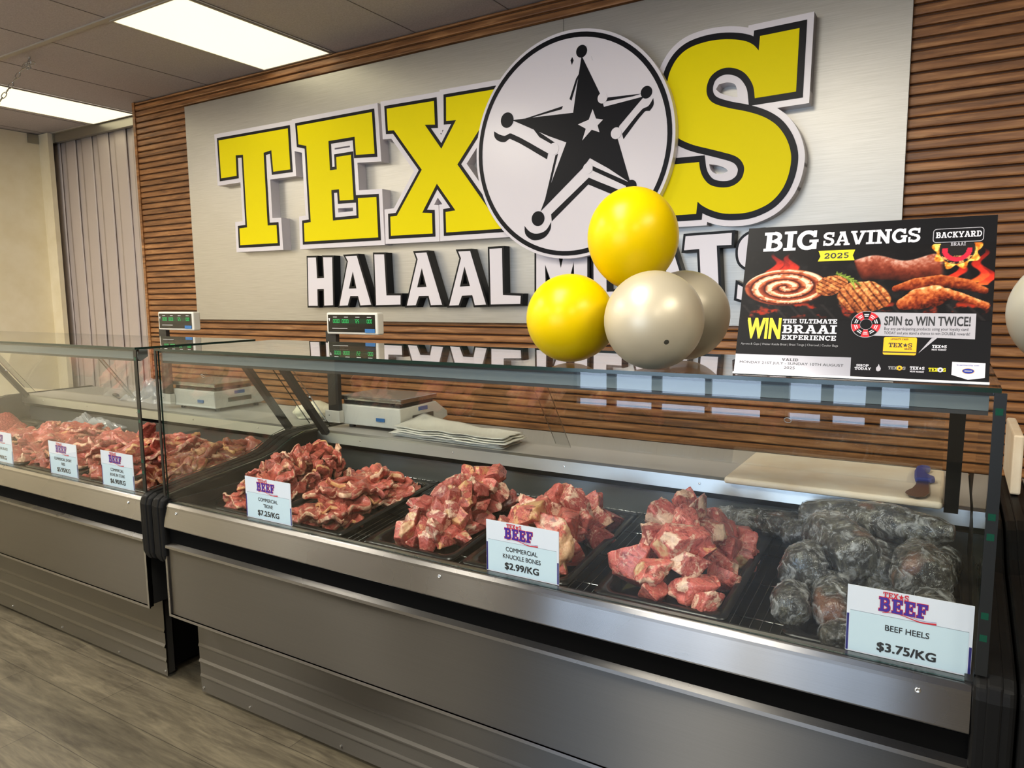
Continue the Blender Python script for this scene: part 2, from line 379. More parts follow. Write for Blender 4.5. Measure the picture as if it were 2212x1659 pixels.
# outlines of the sign, metres on the wall (x, z)
SIGN = {"T":[[-4.1943,2.434],[-3.5402,2.4297],[-3.5347,2.1855],[-3.6872,2.186],[-3.6953,2.3171],[-3.7679,2.3096],[-3.7638,1.8609],[-3.6825,1.8586],[-3.6799,1.747],[-4.0365,1.7495],[-4.0351,1.8579],[-3.9599,1.8599],[-3.9618,2.3183],[-4.034,2.3224],[-4.0355,2.1932],[-4.1907,2.1912]],"E":[[-3.4583,2.4343],[-2.8602,2.4332],[-2.85,2.2052],[-2.9907,2.2138],[-2.9963,2.3155],[-3.2038,2.3156],[-3.2006,2.1476],[-3.1452,2.1479],[-3.1461,2.2181],[-3.0299,2.219],[-3.0213,1.9647],[-3.1314,1.9675],[-3.1342,2.0328],[-3.1959,2.0334],[-3.193,1.8561],[-2.987,1.8568],[-2.9875,1.971],[-2.8474,1.9656],[-2.8426,1.7402],[-3.4389,1.7441],[-3.4369,1.8559],[-3.3778,1.8582],[-3.3878,2.3085],[-3.4537,2.3251]],"X":[[-2.751,2.4362],[-2.4232,2.4311],[-2.4203,2.3096],[-2.4883,2.3172],[-2.3812,2.1802],[-2.2821,2.3147],[-2.3453,2.3189],[-2.3434,2.4375],[-2.0238,2.4327],[-2.0208,2.3264],[-2.0725,2.322],[-2.2788,2.0891],[-2.0808,1.839],[-2.0188,1.8386],[-2.0131,1.7421],[-2.3607,1.742],[-2.3617,1.8501],[-2.2973,1.8538],[-2.4161,2.0028],[-2.5205,1.8566],[-2.4537,1.8501],[-2.4529,1.7417],[-2.7478,1.7442],[-2.7478,1.8503],[-2.7007,1.8515],[-2.5158,2.085],[-2.7038,2.3153],[-2.746,2.3183]],"S":[[-0.7452,2.4483],[-0.5922,2.4505],[-0.5971,2.2073],[-0.7593,2.2049],[-0.7661,2.2496],[-0.7813,2.2832],[-0.8061,2.3144],[-0.8388,2.3354],[-0.8798,2.346],[-0.9167,2.3402],[-0.9454,2.3209],[-0.9599,2.2911],[-0.9627,2.2633],[-0.9562,2.2382],[-0.9389,2.2155],[-0.9092,2.1977],[-0.8591,2.178],[-0.7938,2.1571],[-0.7295,2.1297],[-0.6817,2.0977],[-0.6498,2.0627],[-0.6238,2.0169],[-0.6084,1.9649],[-0.6083,1.9182],[-0.6202,1.8647],[-0.6418,1.8194],[-0.6795,1.7787],[-0.7262,1.754],[-0.7741,1.7411],[-0.8231,1.7387],[-0.8816,1.7442],[-0.9328,1.7618],[-0.972,1.7838],[-0.9923,1.8021],[-0.9974,1.7494],[-1.0904,1.7496],[-1.154,1.7494],[-1.1555,1.9726],[-1.1256,1.9721],[-0.9889,1.9701],[-0.9839,1.939],[-0.9703,1.9045],[-0.9439,1.8732],[-0.9096,1.8578],[-0.8675,1.8526],[-0.8345,1.8596],[-0.8064,1.8815],[-0.7951,1.9127],[-0.7974,1.937],[-0.8127,1.9627],[-0.8377,1.9814],[-0.8794,1.998],[-0.9472,2.0217],[-1.0164,2.0459],[-1.0694,2.0727],[-1.1008,2.0973],[-1.1237,2.1335],[-1.1379,2.1813],[-1.1437,2.2654],[-1.1376,2.3307],[-1.1232,2.3778],[-1.0931,2.4219],[-1.0502,2.4509],[-0.9906,2.4643],[-0.9238,2.4656],[-0.8581,2.456],[-0.8015,2.4379],[-0.7693,2.4167],[-0.749,2.3923]],"Sc1":[[-0.9314,2.2546],[-0.9377,2.2756],[-0.9283,2.3022],[-0.9037,2.3166],[-0.8626,2.3156],[-0.8218,2.3013],[-0.797,2.2739],[-0.788,2.2373],[-0.7824,2.1816],[-0.8352,2.1985],[-0.893,2.217],[-0.9226,2.2349]],"Sh1":[[-0.9233,2.2654],[-0.9112,2.2836],[-0.8783,2.2865],[-0.8495,2.2781],[-0.8368,2.2604],[-0.8317,2.2201],[-0.8604,2.2283],[-0.902,2.2463]],"Sc2":[[-0.9635,1.9906],[-0.9209,1.9845],[-0.8704,1.9686],[-0.8328,1.9502],[-0.8159,1.9308],[-0.8176,1.9027],[-0.8351,1.8824],[-0.8722,1.8727],[-0.9143,1.8813],[-0.9446,1.9063],[-0.9582,1.9406]],"Sh2":[[-0.9457,1.9575],[-0.9032,1.9475],[-0.8736,1.9324],[-0.8634,1.9208],[-0.8856,1.9115],[-0.9194,1.9163],[-0.9384,1.9346]],"star":{"star":[[-1.5352,2.496],[-1.442,2.3143],[-1.4223,2.2531],[-1.2285,2.2712],[-1.3467,2.159],[-1.3559,2.1113],[-1.2895,1.902],[-1.3984,1.9772],[-1.4924,2.0332],[-1.5306,1.99],[-1.7562,1.8079],[-1.6146,2.1178],[-1.7088,2.1576],[-1.9136,2.2582],[-1.7403,2.2538],[-1.5785,2.2483],[-1.5632,2.3427]],"wstar":[[-1.4781,2.2504],[-1.4612,2.2065],[-1.4259,2.1975],[-1.4532,2.175],[-1.4433,2.1434],[-1.4828,2.1596],[-1.5308,2.117],[-1.5127,2.1676],[-1.5531,2.1921],[-1.4978,2.206]],"a":[[-1.5451,2.4225],[-1.5632,2.3994],[-1.5978,2.3127],[-1.5876,2.3042]],"b":[[-1.8401,2.256],[-1.6328,2.2858],[-1.6391,2.2725],[-1.8051,2.2551]],"c":[[-2.0194,2.2182],[-2.0164,2.1895],[-1.9935,2.1679],[-1.9569,2.1589],[-1.9249,2.1702],[-1.7201,2.0515],[-1.7125,2.0781],[-1.92,2.1958],[-1.9565,2.1889],[-1.9907,2.2006]],"d":[[-1.8,2.2097],[-1.6772,2.1249],[-1.6931,2.1186],[-1.7603,2.1591]],"e":[[-1.6732,2.0657],[-1.6595,2.0706],[-1.719,1.8638],[-1.732,1.8592]],"f":[[-1.4972,1.945],[-1.6979,1.79],[-1.6948,1.7564],[-1.5002,1.9141],[-1.3734,1.8567],[-1.2965,1.8419],[-1.3445,1.8762],[-1.4423,1.9197]],"g":[[-1.4773,1.9955],[-1.2971,1.9061],[-1.3103,1.8908],[-1.4773,1.9751]],"h":[[-1.8475,1.7429],[-1.8434,1.7046],[-1.8156,1.6785],[-1.7824,1.6702],[-1.733,1.6829],[-1.7025,1.7177],[-1.698,1.7529],[-1.7241,1.7189],[-1.7547,1.7047],[-1.7932,1.7039],[-1.8231,1.7178]],"i":[[-1.1857,2.2575],[-1.1844,2.2284],[-1.2013,2.2058],[-1.2259,2.205],[-1.3253,2.0991],[-1.3322,2.123],[-1.237,2.2174],[-1.208,2.2275]],"j":[[-1.4127,2.2758],[-1.4031,2.2915],[-1.2406,2.2846],[-1.282,2.279],[-1.3934,2.2764]],"k":[[-1.5834,2.4982],[-1.5925,2.485],[-1.5854,2.4639],[-1.5763,2.4823]],"l":[[-1.4867,2.4859],[-1.4797,2.4659],[-1.4837,2.4769]]},"balls":[[[-1.5352,2.5158],28],[[-1.2178,2.2871],27],[[-1.2856,1.8904],26],[[-1.7706,1.7742],36],[[-1.9418,2.2619],37]],"wballs":[[[-1.4293,2.2927],24],[[-1.3608,2.129],26],[[-1.5024,1.9873],25],[[-1.6826,2.0957],28]],"H":{"H":[[-3.432,1.6471],[-3.3612,1.6457],[-3.3589,1.519],[-3.2988,1.5201],[-3.2998,1.6447],[-3.2247,1.642],[-3.2326,1.3553],[-3.3069,1.3531],[-3.3043,1.454],[-3.3611,1.4536],[-3.3639,1.352],[-3.4421,1.3522]],"A":[[-3.1158,1.6437],[-3.0252,1.6438],[-2.9254,1.3568],[-3.0099,1.3536],[-3.0259,1.4088],[-3.0885,1.4094],[-3.1119,1.3538],[-3.1792,1.3516],[-3.0968,1.6144]],"L":[[-2.8883,1.6465],[-2.8144,1.6437],[-2.8065,1.4102],[-2.7018,1.4092],[-2.7038,1.3573],[-2.8862,1.3544]],"A2":[[-2.5863,1.6425],[-2.5081,1.6426],[-2.409,1.3553],[-2.4858,1.3534],[-2.5006,1.4052],[-2.5694,1.4047],[-2.5934,1.3537],[-2.6569,1.3516],[-2.5709,1.6076]],"A3":[[-2.2931,1.6392],[-2.2168,1.6392],[-2.1202,1.3555],[-2.1914,1.3526],[-2.2067,1.4056],[-2.2742,1.4041],[-2.2974,1.3529],[-2.3601,1.351],[-2.276,1.6025]],"L2":[[-2.0935,1.6444],[-2.0168,1.6445],[-2.0146,1.4043],[-1.9069,1.3999],[-1.9098,1.3589],[-2.0901,1.3561]],"M":[[-1.8129,1.6524],[-1.7029,1.6494],[-1.675,1.5323],[-1.6451,1.6481],[-1.5317,1.6493],[-1.5311,1.3544],[-1.5985,1.3546],[-1.6035,1.5626],[-1.6515,1.3942],[-1.7001,1.3946],[-1.7637,1.5547],[-1.7595,1.3551],[-1.8152,1.3552]],"E":[[-1.4999,1.651],[-1.3587,1.6506],[-1.3582,1.5948],[-1.4334,1.5946],[-1.4324,1.5411],[-1.3714,1.5411],[-1.371,1.4892],[-1.4308,1.4887],[-1.429,1.4145],[-1.35,1.4155],[-1.3496,1.3601],[-1.4954,1.3575]],"A4":[[-1.2072,1.6524],[-1.1246,1.6531],[-1.0231,1.3558],[-1.0977,1.3561],[-1.1163,1.4138],[-1.1865,1.4116],[-1.2,1.3564],[-1.2956,1.3568]],"T":[[-1.0472,1.6564],[-0.8431,1.6602],[-0.8435,1.6089],[-0.9073,1.6089],[-0.8896,1.3583],[-0.9671,1.3574],[-0.9842,1.5977],[-1.046,1.5944],[-1.0534,1.5947]],"S":[[-0.6245,1.6458],[-0.6202,1.5962],[-0.6663,1.6093],[-0.7154,1.6116],[-0.7482,1.5962],[-0.7557,1.5683],[-0.7354,1.5394],[-0.6796,1.5151],[-0.6246,1.4857],[-0.599,1.4407],[-0.6107,1.3907],[-0.6476,1.3629],[-0.7077,1.3547],[-0.764,1.3635],[-0.8157,1.3782],[-0.8115,1.4388],[-0.7654,1.4151],[-0.7092,1.403],[-0.671,1.4139],[-0.6637,1.4419],[-0.6836,1.4675],[-0.7452,1.4945],[-0.7996,1.5245],[-0.815,1.5706],[-0.805,1.6214],[-0.7665,1.6533],[-0.7061,1.664]]},"T_":{"A":[[-3.0613,1.5424],[-3.0891,1.4591],[-3.0436,1.4596]],"A2":[[-2.5439,1.5477],[-2.5717,1.4589],[-2.5207,1.4603]],"A3":[[-2.2543,1.5471],[-2.2794,1.4584],[-2.2283,1.4597]],"A4":[[-1.158,1.5659],[-1.179,1.4726],[-1.1312,1.4733]]}}

# ------------------------------------------------------------------ lettering
def union2d(v, f):
    """one flat sheet from overlapping flat pieces"""
    from mathutils.geometry import delaunay_2d_cdt
    V = []; F = []
    for q in f:
        q = [Vector(v[k]) for k in q]; A_ = sum(q[k].x * q[(k + 1) % len(q)].y - q[(k + 1) % len(q)].x * q[k].y for k in range(len(q)))
        if abs(A_) < 1e-10: continue
        if A_ < 0: q.reverse()
        b = len(V); V += q; F.append(list(range(b, b + len(q))))
    ov, _, of, _, _, src = delaunay_2d_cdt(V, [], F, 0, 1e-6)
    return [tuple(a) for a in ov], [tuple(t) for t, s0 in zip(of, src) if s0]
def spread2d(vf, d):
    """the same lettering, a little bolder"""
    v, f = vf; V = []; F = []
    for dx, dy in ((-d, -d), (d, -d), (-d, d), (d, d)):
        b = len(V); V += [(x + dx, y + dy) for x, y in v]; F += [tuple(b + k for k in q) for q in f]
    return union2d(V, F)
def font_mesh(body, bold=0.0):
    cu = bpy.data.curves.new('tmp', 'FONT'); cu.body = body; cu.resolution_u = 3
    o = bpy.data.objects.new('tmp', cu); C.objects.link(o)
    bpy.context.view_layer.update()
    me = bpy.data.meshes.new_from_object(o.evaluated_get(bpy.context.evaluated_depsgraph_get()))
    v = [(a.co.x, a.co.y) for a in me.vertices]; f = [tuple(p.vertices) for p in me.polygons]
    bpy.data.objects.remove(o); bpy.data.curves.remove(cu); bpy.data.meshes.remove(me)
    return spread2d((v, f), bold) if bold else (v, f)
def rect(x0, y0, x1, y1): return [(x0, y0), (x1, y0), (x1, y1), (x0, y1)]
def stroke(x0, y0, x1, y1, t):
    dx, dy = x1 - x0, y1 - y0; l = math.hypot(dx, dy); nx, ny = -dy / l * t / 2, dx / l * t / 2
    return [(x0 - nx, y0 - ny), (x1 - nx, y1 - ny), (x1 + nx, y1 + ny), (x0 + nx, y0 + ny)]
def arc(cx, cy, rx, ry, a0, a1, t):
    n = max(4, int(abs(a1 - a0) / 15)); out = []
    pt = lambda a, s: (cx + (rx + s * t / 2) * math.cos(R(a)), cy + (ry + s * t / 2) * math.sin(R(a)))
    for i in range(n):
        a, b = a0 + (a1 - a0) * i / n, a0 + (a1 - a0) * (i + 1) / n
        out.append([pt(a, -1), pt(a, 1), pt(b, 1), pt(b, -1)])
    return out
def SL(*xs, y=0): return [rect(a, 0 if y == 0 else .86, b, .14 if y == 0 else 1) for a, b in xs]
def slab_glyph(c):
    r, s, a = rect, stroke, arc
    g = {
     'I': (.5, [r(.14, 0, .36, 1)] + SL((0, .5)) + SL((0, .5), y=1)),
     'B': (.8, [r(.1, 0, .32, 1), r(0, 0, .46, .15), r(0, .85, .44, 1), r(.3, .45, .46, .58)] + a(.42, .735, .22, .2, -90, 90, .18) + a(.45, .29, .24, .215, -90, 90, .19)),
     'E': (.75, [r(.1, 0, .32, 1), r(0, 0, .74, .15), r(0, .85, .72, 1), r(.58, 0, .74, .32), r(.56, .68, .72, 1), r(.3, .43, .5, .57), r(.44, .34, .56, .66)]),
     'F': (.74, [r(.1, 0, .32, 1), r(0, 0, .46, .15), r(0, .85, .72, 1), r(.56, .66, .72, 1), r(.3, .42, .5, .56), r(.44, .33, .56, .65)]),
     'T': (.8, [r(.29, 0, .51, 1), r(.14, 0, .66, .15), r(0, .85, .8, 1), r(0, .62, .15, 1), r(.65, .62, .8, 1)]),
     'X': (.86, [s(.14, .05, .72, .95, .2), s(.72, .05, .14, .95, .2)] + SL((0, .37), (.49, .86)) + SL((0, .37), (.49, .86), y=1)),
     'A': (.9, [s(.15, .05, .43, .98, .17), s(.75, .05, .47, .98, .2), r(.25, .28, .65, .4), r(.25, .87, .6, 1)] + SL((0, .36), (.54, .9))),
     'V': (.9, [s(.15, .95, .43, .03, .2), s(.75, .95, .47, .03, .17)] + SL((0, .38), (.54, .9), y=1)),
     'N': (.9, [r(.1, 0, .28, 1), r(.62, 0, .8, 1), s(.17, .95, .73, .05, .22)] + SL((0, .38)) + SL((0, .27), (.52, .9), y=1)),
     'S': (.7, a(.35, .73, .25, .19, 35, 270, .18) + a(.35, .29, .25, .21, -145, 90, .18) + [r(.54, .64, .66, .99), r(.03, .01, .15, .38)]),
     'G': (.86, a(.43, .5, .33, .41, 42, 320, .2) + [r(.5, .38, .86, .52), r(.62, .04, .8, .5), r(.64, .64, .77, .99)]),
     'R': (.86, [r(.1, 0, .32, 1), r(0, .85, .44, 1), r(.3, .43, .46, .56), s(.42, .5, .68, .06, .2)] + a(.42, .72, .23, .21, -90, 90, .18) + SL((0, .42), (.56, .88))),
     'P': (.8, [r(.1, 0, .32, 1), r(0, .85, .44, 1), r(.3, .4, .46, .53)] + a(.42, .69, .23, .225, -90, 90, .18) + SL((0, .44))),
     'K': (.9, [r(.1, 0, .3, 1), s(.28, .42, .68, .95, .17), s(.38, .56, .72, .05, .19)] + SL((0, .4), (.52, .9)) + SL((0, .4), (.52, .86), y=1)),
     'Y': (.86, [s(.12, .95, .43, .42, .19), s(.74, .95, .43, .42, .17), r(.33, 0, .53, .48)] + SL((.18, .68)) + SL((0, .34), (.54, .86), y=1)),
     'C': (.8, a(.42, .5, .33, .41, 42, 318, .2) + [r(.62, .64, .75, .99)]),
     'D': (.84, [r(.1, 0, .31, 1), r(0, 0, .42, .15), r(0, .85, .42, 1)] + a(.4, .5, .33, .425, -90, 90, .17)),
     'U': (.86, [r(.1, .35, .3, 1), r(.58, .35, .76, 1)] + a(.44, .37, .24, .28, 180, 360, .19) + SL((0, .4), (.48, .86), y=1)),
     'L': (.72, [r(.1, 0, .31, 1), r(0, 0, .7, .15), r(.56, 0, .7, .36)] + SL((0, .44), y=1)),
     'M': (1.06, [r(.08, 0, .24, 1), r(.78, 0, .97, 1), s(.17, .95, .52, .2, .2), s(.88, .95, .52, .2, .2)] + SL((0, .34), (.68, 1.06)) + SL((0, .26), (.8, 1.06), y=1)),
     'H': (.86, [r(.1, 0, .3, 1), r(.56, 0, .76, 1), r(.3, .43, .56, .57)] + SL((0, .4), (.46, .86)) + SL((0, .4), (.46, .86), y=1)),
     '2': (.7, a(.34, .69, .23, .22, -35, 180, .18) + [s(.55, .58, .14, .12, .18), r(.05, 0, .65, .16), r(.53, 0, .65, .3)]),
     '0': (.74, a(.37, .5, .26, .41, 0, 360, .19)),
     '5': (.68, [r(.1, .84, .6, 1), r(.1, .48, .26, 1)] + a(.33, .31, .24, .23, -150, 125, .17)),
     'O': (.84, a(.42, .5, .32, .41, 0, 360, .2)),
     ' ': (.4, []), '-': (.4, [r(.05, .42, .35, .56)]),
     '*': (.9, []),
    }
    if c == '*':
        pts = [(.45 + .5 * (1 if i % 2 == 0 else .42) * math.cos(R(90 + 36 * i)), .48 + .55 * (1 if i % 2 == 0 else .42) * math.sin(R(90 + 36 * i))) for i in range(10)]
        return .9, [[(.45, .48), pts[i], pts[(i + 1) % 10]] for i in range(10)]
    return g[c]
def slab_mesh(body, gap=.07):
    v = []; f = []; x = 0
    for c in body:
        wd, qs = slab_glyph(c)
        for q in qs:
            b = len(v); v += [(x + px, py) for px, py in q]; f.append(tuple(range(b, b + len(q))))
        x += wd + gap
    return union2d(v, f)
def seg_mesh(body):
    S = {'a': rect(.1, .9, .5, 1), 'b': rect(.5, .52, .6, .95), 'c': rect(.5, .05, .6, .48), 'd': rect(.1, 0, .5, .1), 'e': rect(0, .05, .1, .48), 'f': rect(0, .52, .1, .95), 'g': rect(.1, .45, .5, .55)}
    D = {'0': 'abcdef', '7': 'abc', '2': 'abged', '5': 'afgcd'}
    v = []; f = []; x = 0
    for c in body:
        if c == '.':
            q = rect(x - .1, 0, x - .02, .1); b = len(v); v += q; f.append(tuple(range(b, b + 4))); continue
        for k in D[c]:
            b = len(v); v += [(x + px, py) for px, py in S[k]]; f.append(tuple(range(b, b + 4)))
        x += .78
    return v, f
def put2d(mb, vf, x0, x1, y0, y1, xf, mi=0):
    """fit a flat lettering mesh into the box x0..x1, y0..y1 and map it with xf(u, v)"""
    v, f = vf; a0 = min(p[0] for p in v); a1 = max(p[0] for p in v); b0 = min(p[1] for p in v); b1 = max(p[1] for p in v)
    mb.add([xf(x0 + (p[0] - a0) / (a1 - a0) * (x1 - x0), y0 + (p[1] - b0) / max(1e-9, b1 - b0) * (y1 - y0)) for p in v], f, mi)

def curve_mesh(loops, depth):
    """filled outline with holes, extruded; returns verts (u, v, w) with w in 0..depth"""
    cu = bpy.data.curves.new('tmp', 'CURVE'); cu.dimensions = '2D'; cu.fill_mode = 'BOTH'; cu.extrude = depth / 2
    for lp in loops:
        sp = cu.splines.new('POLY'); sp.points.add(len(lp) - 1); sp.use_cyclic_u = True
        for i, (a, b) in enumerate(lp): sp.points[i].co = (a, b, 0, 1)
    o = bpy.data.objects.new('tmp', cu); C.objects.link(o); bpy.context.view_layer.update()
    me = bpy.data.meshes.new_from_object(o.evaluated_get(bpy.context.evaluated_depsgraph_get()))
    v = [(a.co.x, a.co.y, a.co.z + depth / 2) for a in me.vertices]; f = [tuple(p.vertices) for p in me.polygons]
    bpy.data.objects.remove(o); bpy.data.curves.remove(cu); bpy.data.meshes.remove(me)
    return v, f
def grow(poly, d):
    """offset a closed outline outwards with mitred corners"""
    n = len(poly); A = sum(poly[i][0] * poly[(i + 1) % n][1] - poly[(i + 1) % n][0] * poly[i][1] for i in range(n))
    sg = 1 if A > 0 else -1; out = []
    for i in range(n):
        p0, p1, p2 = Vector(poly[i - 1]), Vector(poly[i]), Vector(poly[(i + 1) % n])
        d1 = (p1 - p0).normalized(); d2 = (p2 - p1).normalized()
        n1 = Vector((d1.y, -d1.x)) * sg; n2 = Vector((d2.y, -d2.x)) * sg
        b = n1 + n2
        if b.length < 1e-4: b = n1
        b = b / b.length; k = 1 / max(.5, b.dot(n1)); q = p1 + b * d * k; out.append((q.x, q.y))
    return out
def smooth_outline(poly, ang=42, k=4):
    """rounds the curved stretches of a traced outline and keeps its corners"""
    n = len(poly); P = [Vector(p) for p in poly]; T = []
    for i in range(n):
        a, c = P[i] - P[i - 1], P[(i + 1) % n] - P[i]
        T.append(None if a.angle(c) > R(ang) else (P[(i + 1) % n] - P[i - 1]).normalized())
    out = []
    for i in range(n):
        p, q = P[i], P[(i + 1) % n]; l = (q - p).length; out.append(tuple(p)); t0, t1 = T[i], T[(i + 1) % n]
        if l < .012 or (t0 is None and t1 is None): continue
        e = (q - p) / l; m0, m1 = (t0 if t0 is not None else e) * l, (t1 if t1 is not None else e) * l
        for j in range(1, k):
            t = j / k; out.append(tuple(p * (2 * t ** 3 - 3 * t * t + 1) + m0 * (t ** 3 - 2 * t * t + t) + q * (3 * t * t - 2 * t ** 3) + m1 * (t ** 3 - t * t)))
    return out
for _k in ('S', 'Sc1', 'Sc2', 'Sh1', 'Sh2'): SIGN[_k] = smooth_outline(SIGN[_k])
for _k in 'chi': SIGN['star'][_k] = smooth_outline(SIGN['star'][_k], 50)
SIGN['H']['S'] = smooth_outline(SIGN['H']['S'], 48)
def inside(p, poly):
    c = False; n = len(poly)
    for i in range(n):
        (x0, y0), (x1, y1) = poly[i - 1], poly[i]
        if (y0 > p[1]) != (y1 > p[1]) and p[0] < (x1 - x0) * (p[1] - y0) / (y1 - y0) + x0: c = not c
    return c
def grown_wall_shape(mb, polys, d, yfront, depth, holes=()):
    """outlines widened by d all round with mitred corners, united into one plate"""
    from mathutils.geometry import delaunay_2d_cdt
    V = []; F = []; E = []
    def piece(q):
        A_ = sum(q[k][0] * q[(k + 1) % len(q)][1] - q[(k + 1) % len(q)][0] * q[k][1] for k in range(len(q)))
        if abs(A_) < 1e-9: return
        if A_ < 0: q = q[::-1]
        b = len(V); V.extend(Vector(a) for a in q); F.append(list(range(b, b + len(q))))
    for poly in polys:
        n = len(poly); A = sum(poly[i][0] * poly[(i + 1) % n][1] - poly[(i + 1) % n][0] * poly[i][1] for i in range(n)); sg = 1 if A > 0 else -1
        v, f = curve_mesh([poly], 0)
        for q in f: piece([(v[k][0], v[k][1]) for k in q])
        nor = []
        for i in range(n):
            e = (Vector(poly[(i + 1) % n]) - Vector(poly[i])).normalized(); nor.append(Vector((e.y, -e.x)) * sg)
        for i in range(n):
            p, q = Vector(poly[i]), Vector(poly[(i + 1) % n]); o = nor[i] * d
            piece([p, q, q + o, p + o])
            a, c = nor[i - 1], nor[i]; s_ = a + c; e0 = (p - Vector(poly[i - 1]))
            if (e0.x * (q - p).y - e0.y * (q - p).x) * sg > 0 and s_.length > .3:
                s_.normalize(); k = min(1 / max(.45, s_.dot(a)), 2.2); piece([p, p + a * d, p + s_ * d * k, p + c * d])
    for hl in holes:
        b = len(V); V.extend(Vector(a) for a in hl); E.extend((b + k, b + (k + 1) % len(hl)) for k in range(len(hl)))
    ov, oe, of, _, _, src = delaunay_2d_cdt(V, E, F, 0, 1e-5)
    tris = []
    pcs = [[tuple(V[k]) for k in q] for q in F]; bbs = [(min(a[0] for a in q), max(a[0] for a in q), min(a[1] for a in q), max(a[1] for a in q)) for q in pcs]
    for f in of:
        c = (ov[f[0]] + ov[f[1]] + ov[f[2]]) / 3
        if not any(bb[0] <= c.x <= bb[1] and bb[2] <= c.y <= bb[3] and inside(c, q) for q, bb in zip(pcs, bbs)): continue
        if not any(inside(c, hl) for hl in holes): tris.append(tuple(f))
    n = len(ov); cnt = {}
    for t in tris:
        for k in range(3): e = (t[k], t[(k + 1) % 3]); cnt[tuple(sorted(e))] = cnt.get(tuple(sorted(e)), 0) + 1
    vs = [(a.x, yfront, a.y) for a in ov] + [(a.x, yfront + depth, a.y) for a in ov]
    mb.add(vs, tris + [tuple(n + k for k in reversed(t)) for t in tris] + [(a, b_, n + b_, n + a) for (a, b_), c in cnt.items() if c == 1])
def wall_shape(mb, loops, yfront, depth, mi=0):
    """shape standing on the back wall: (x, z) outline, front face at yfront"""
    v, f = curve_mesh(loops, depth); mb.add([(a, yfront + c, b) for a, b, c in v], f, mi)

# ------------------------------------------------------------------ room
WY = 3.30; CZ = 2.84
def struct(mb, name, mats, **k): return tag(mb.build(name, mats, **k), kind='structure')
b = MB(); b.box(-9, 3.2, -4.2, 5.0, -.1, 0); struct(b, 'floor', M['floor'])
# ceiling: tiles between bars
b = MB(); b.box(-9, 3.2, -4.2, 5.0, CZ + .004, CZ + .1)
xs = [-8.62 + .6 * k for k in range(20)]
for x in xs: b.box(x - .0022, x + .0022, -4.2, 5.0, CZ + .002, CZ + .006, 1)
for y in (-2.5, -1.3, -.1, 1.1, 2.29, 3.49): b.box(-9, 3.2, y - .014, y + .014, CZ - .004, CZ + .006, 2)
struct(b, 'ceiling', [M['ceil'], M['groove'], M['tbar']])
# back wall clad with timber slats
b = MB(); pitch = .0418; z = -.02; X0, X1 = -5.24, 3.1
while z < CZ - .012:
    t = min(z + .0355, CZ - .001)
    b.prism_x([(WY + .02, z), (WY + .002, z + .003), (WY, z + .008), (WY + .001, t - .004), (WY + .006, t), (WY + .02, t)], X0, X1, 0)
    z += pitch
b.box(X0, X1, WY + .016, WY + .12, 0, CZ, 1)
struct(b, 'wall_back', [M['wood'], M['wood_gap']])
b = MB(); b.box(X0 - .028, X0, WY - .006, WY + .20, 0, CZ); struct(b, 'trim_1', M['wood'])
b = MB(); b.box(-9, X0 - .02, 3.95, 4.1, 0, CZ); b.box(X0 - .02, X0 + .02, WY + .12, 4.1, 0, CZ); b.box(-9, -8.9, -4.2, 4.1, 0, CZ); struct(b, 'wall_back_room', M['plaster'])
b = MB(); b.box(-7.10, -6.93, -4.2, 3.45, 0, CZ); b.box(-7.10, -6.775, 3.45, 3.49, 0, CZ); struct(b, 'wall_left', M['cream'])
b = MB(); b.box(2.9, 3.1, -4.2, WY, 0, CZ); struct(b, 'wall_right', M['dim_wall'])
b = MB()
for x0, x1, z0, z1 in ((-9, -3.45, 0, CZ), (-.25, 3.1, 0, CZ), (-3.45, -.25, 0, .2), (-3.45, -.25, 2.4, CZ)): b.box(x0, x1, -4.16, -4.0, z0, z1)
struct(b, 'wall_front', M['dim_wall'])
for i, (x0, x1) in enumerate(((-3.45, -1.47), (-1.30, -.25))):
    b = MB(); t = .04
    b.box(x0, x0 + t, -4.12, -4.04, .2, 2.4); b.box(x1 - t, x1, -4.12, -4.04, .2, 2.4); b.box(x0 + t, x1 - t, -4.12, -4.04, .2, .235); b.box(x0 + t, x1 - t, -4.12, -4.04, 2.36, 2.4)
    b.box(x0 + t, x1 - t, -4.12, -4.04, .31, .41)
    struct(b, 'window_%d' % (i + 1), M['dark_bar'])
b = MB(); b.box(-1.47, -1.30, -4.14, -4.0, .2, 2.4); struct(b, 'trim_2', M['dark_bar'])
for i, (xa, xb) in enumerate(((-2.56, -2.46), (-2.02, -1.96), (-.98, -.88), (-.62, -.50), (-3.05, -2.95))): b = MB(); b.box(xa, xb, -4.035, -3.995, .2, 2.4); struct(b, 'trim_%d' % (i + 3), M['dark_bar'])

# ceiling lights
def troffer(x0, x1, y0, y1, label):
    r = empty('ceiling_light', ((x0 + x1) / 2, (y0 + y1) / 2, CZ), label, 'ceiling light', 'troffer lights set into the ceiling')
    b = MB(); b.box(x0 + .012, x1 - .012, y0 + .012, y1 - .012, CZ - .006, CZ - .003); b.build_at('diffuser', M['diffuser'], r)
    b = MB(); t = .012
    b.box(x0, x0 + t, y0, y1, CZ - .009, CZ - .001); b.box(x1 - t, x1, y0, y1, CZ - .009, CZ - .001); b.box(x0 + t, x1 - t, y0, y0 + t, CZ - .009, CZ - .001); b.box(x0 + t, x1 - t, y1 - t, y1, CZ - .009, CZ - .001)
    b.build_at('frame', M['tbar'], r)
troffer(-3.82, -3.225, 2.30, 3.29, 'lit rectangular ceiling light ending at the timber wall above the row of three yellow letters')
troffer(-6.12, -5.53, 2.30, 3.49, 'lit rectangular ceiling light further left, in front of the strip curtain')

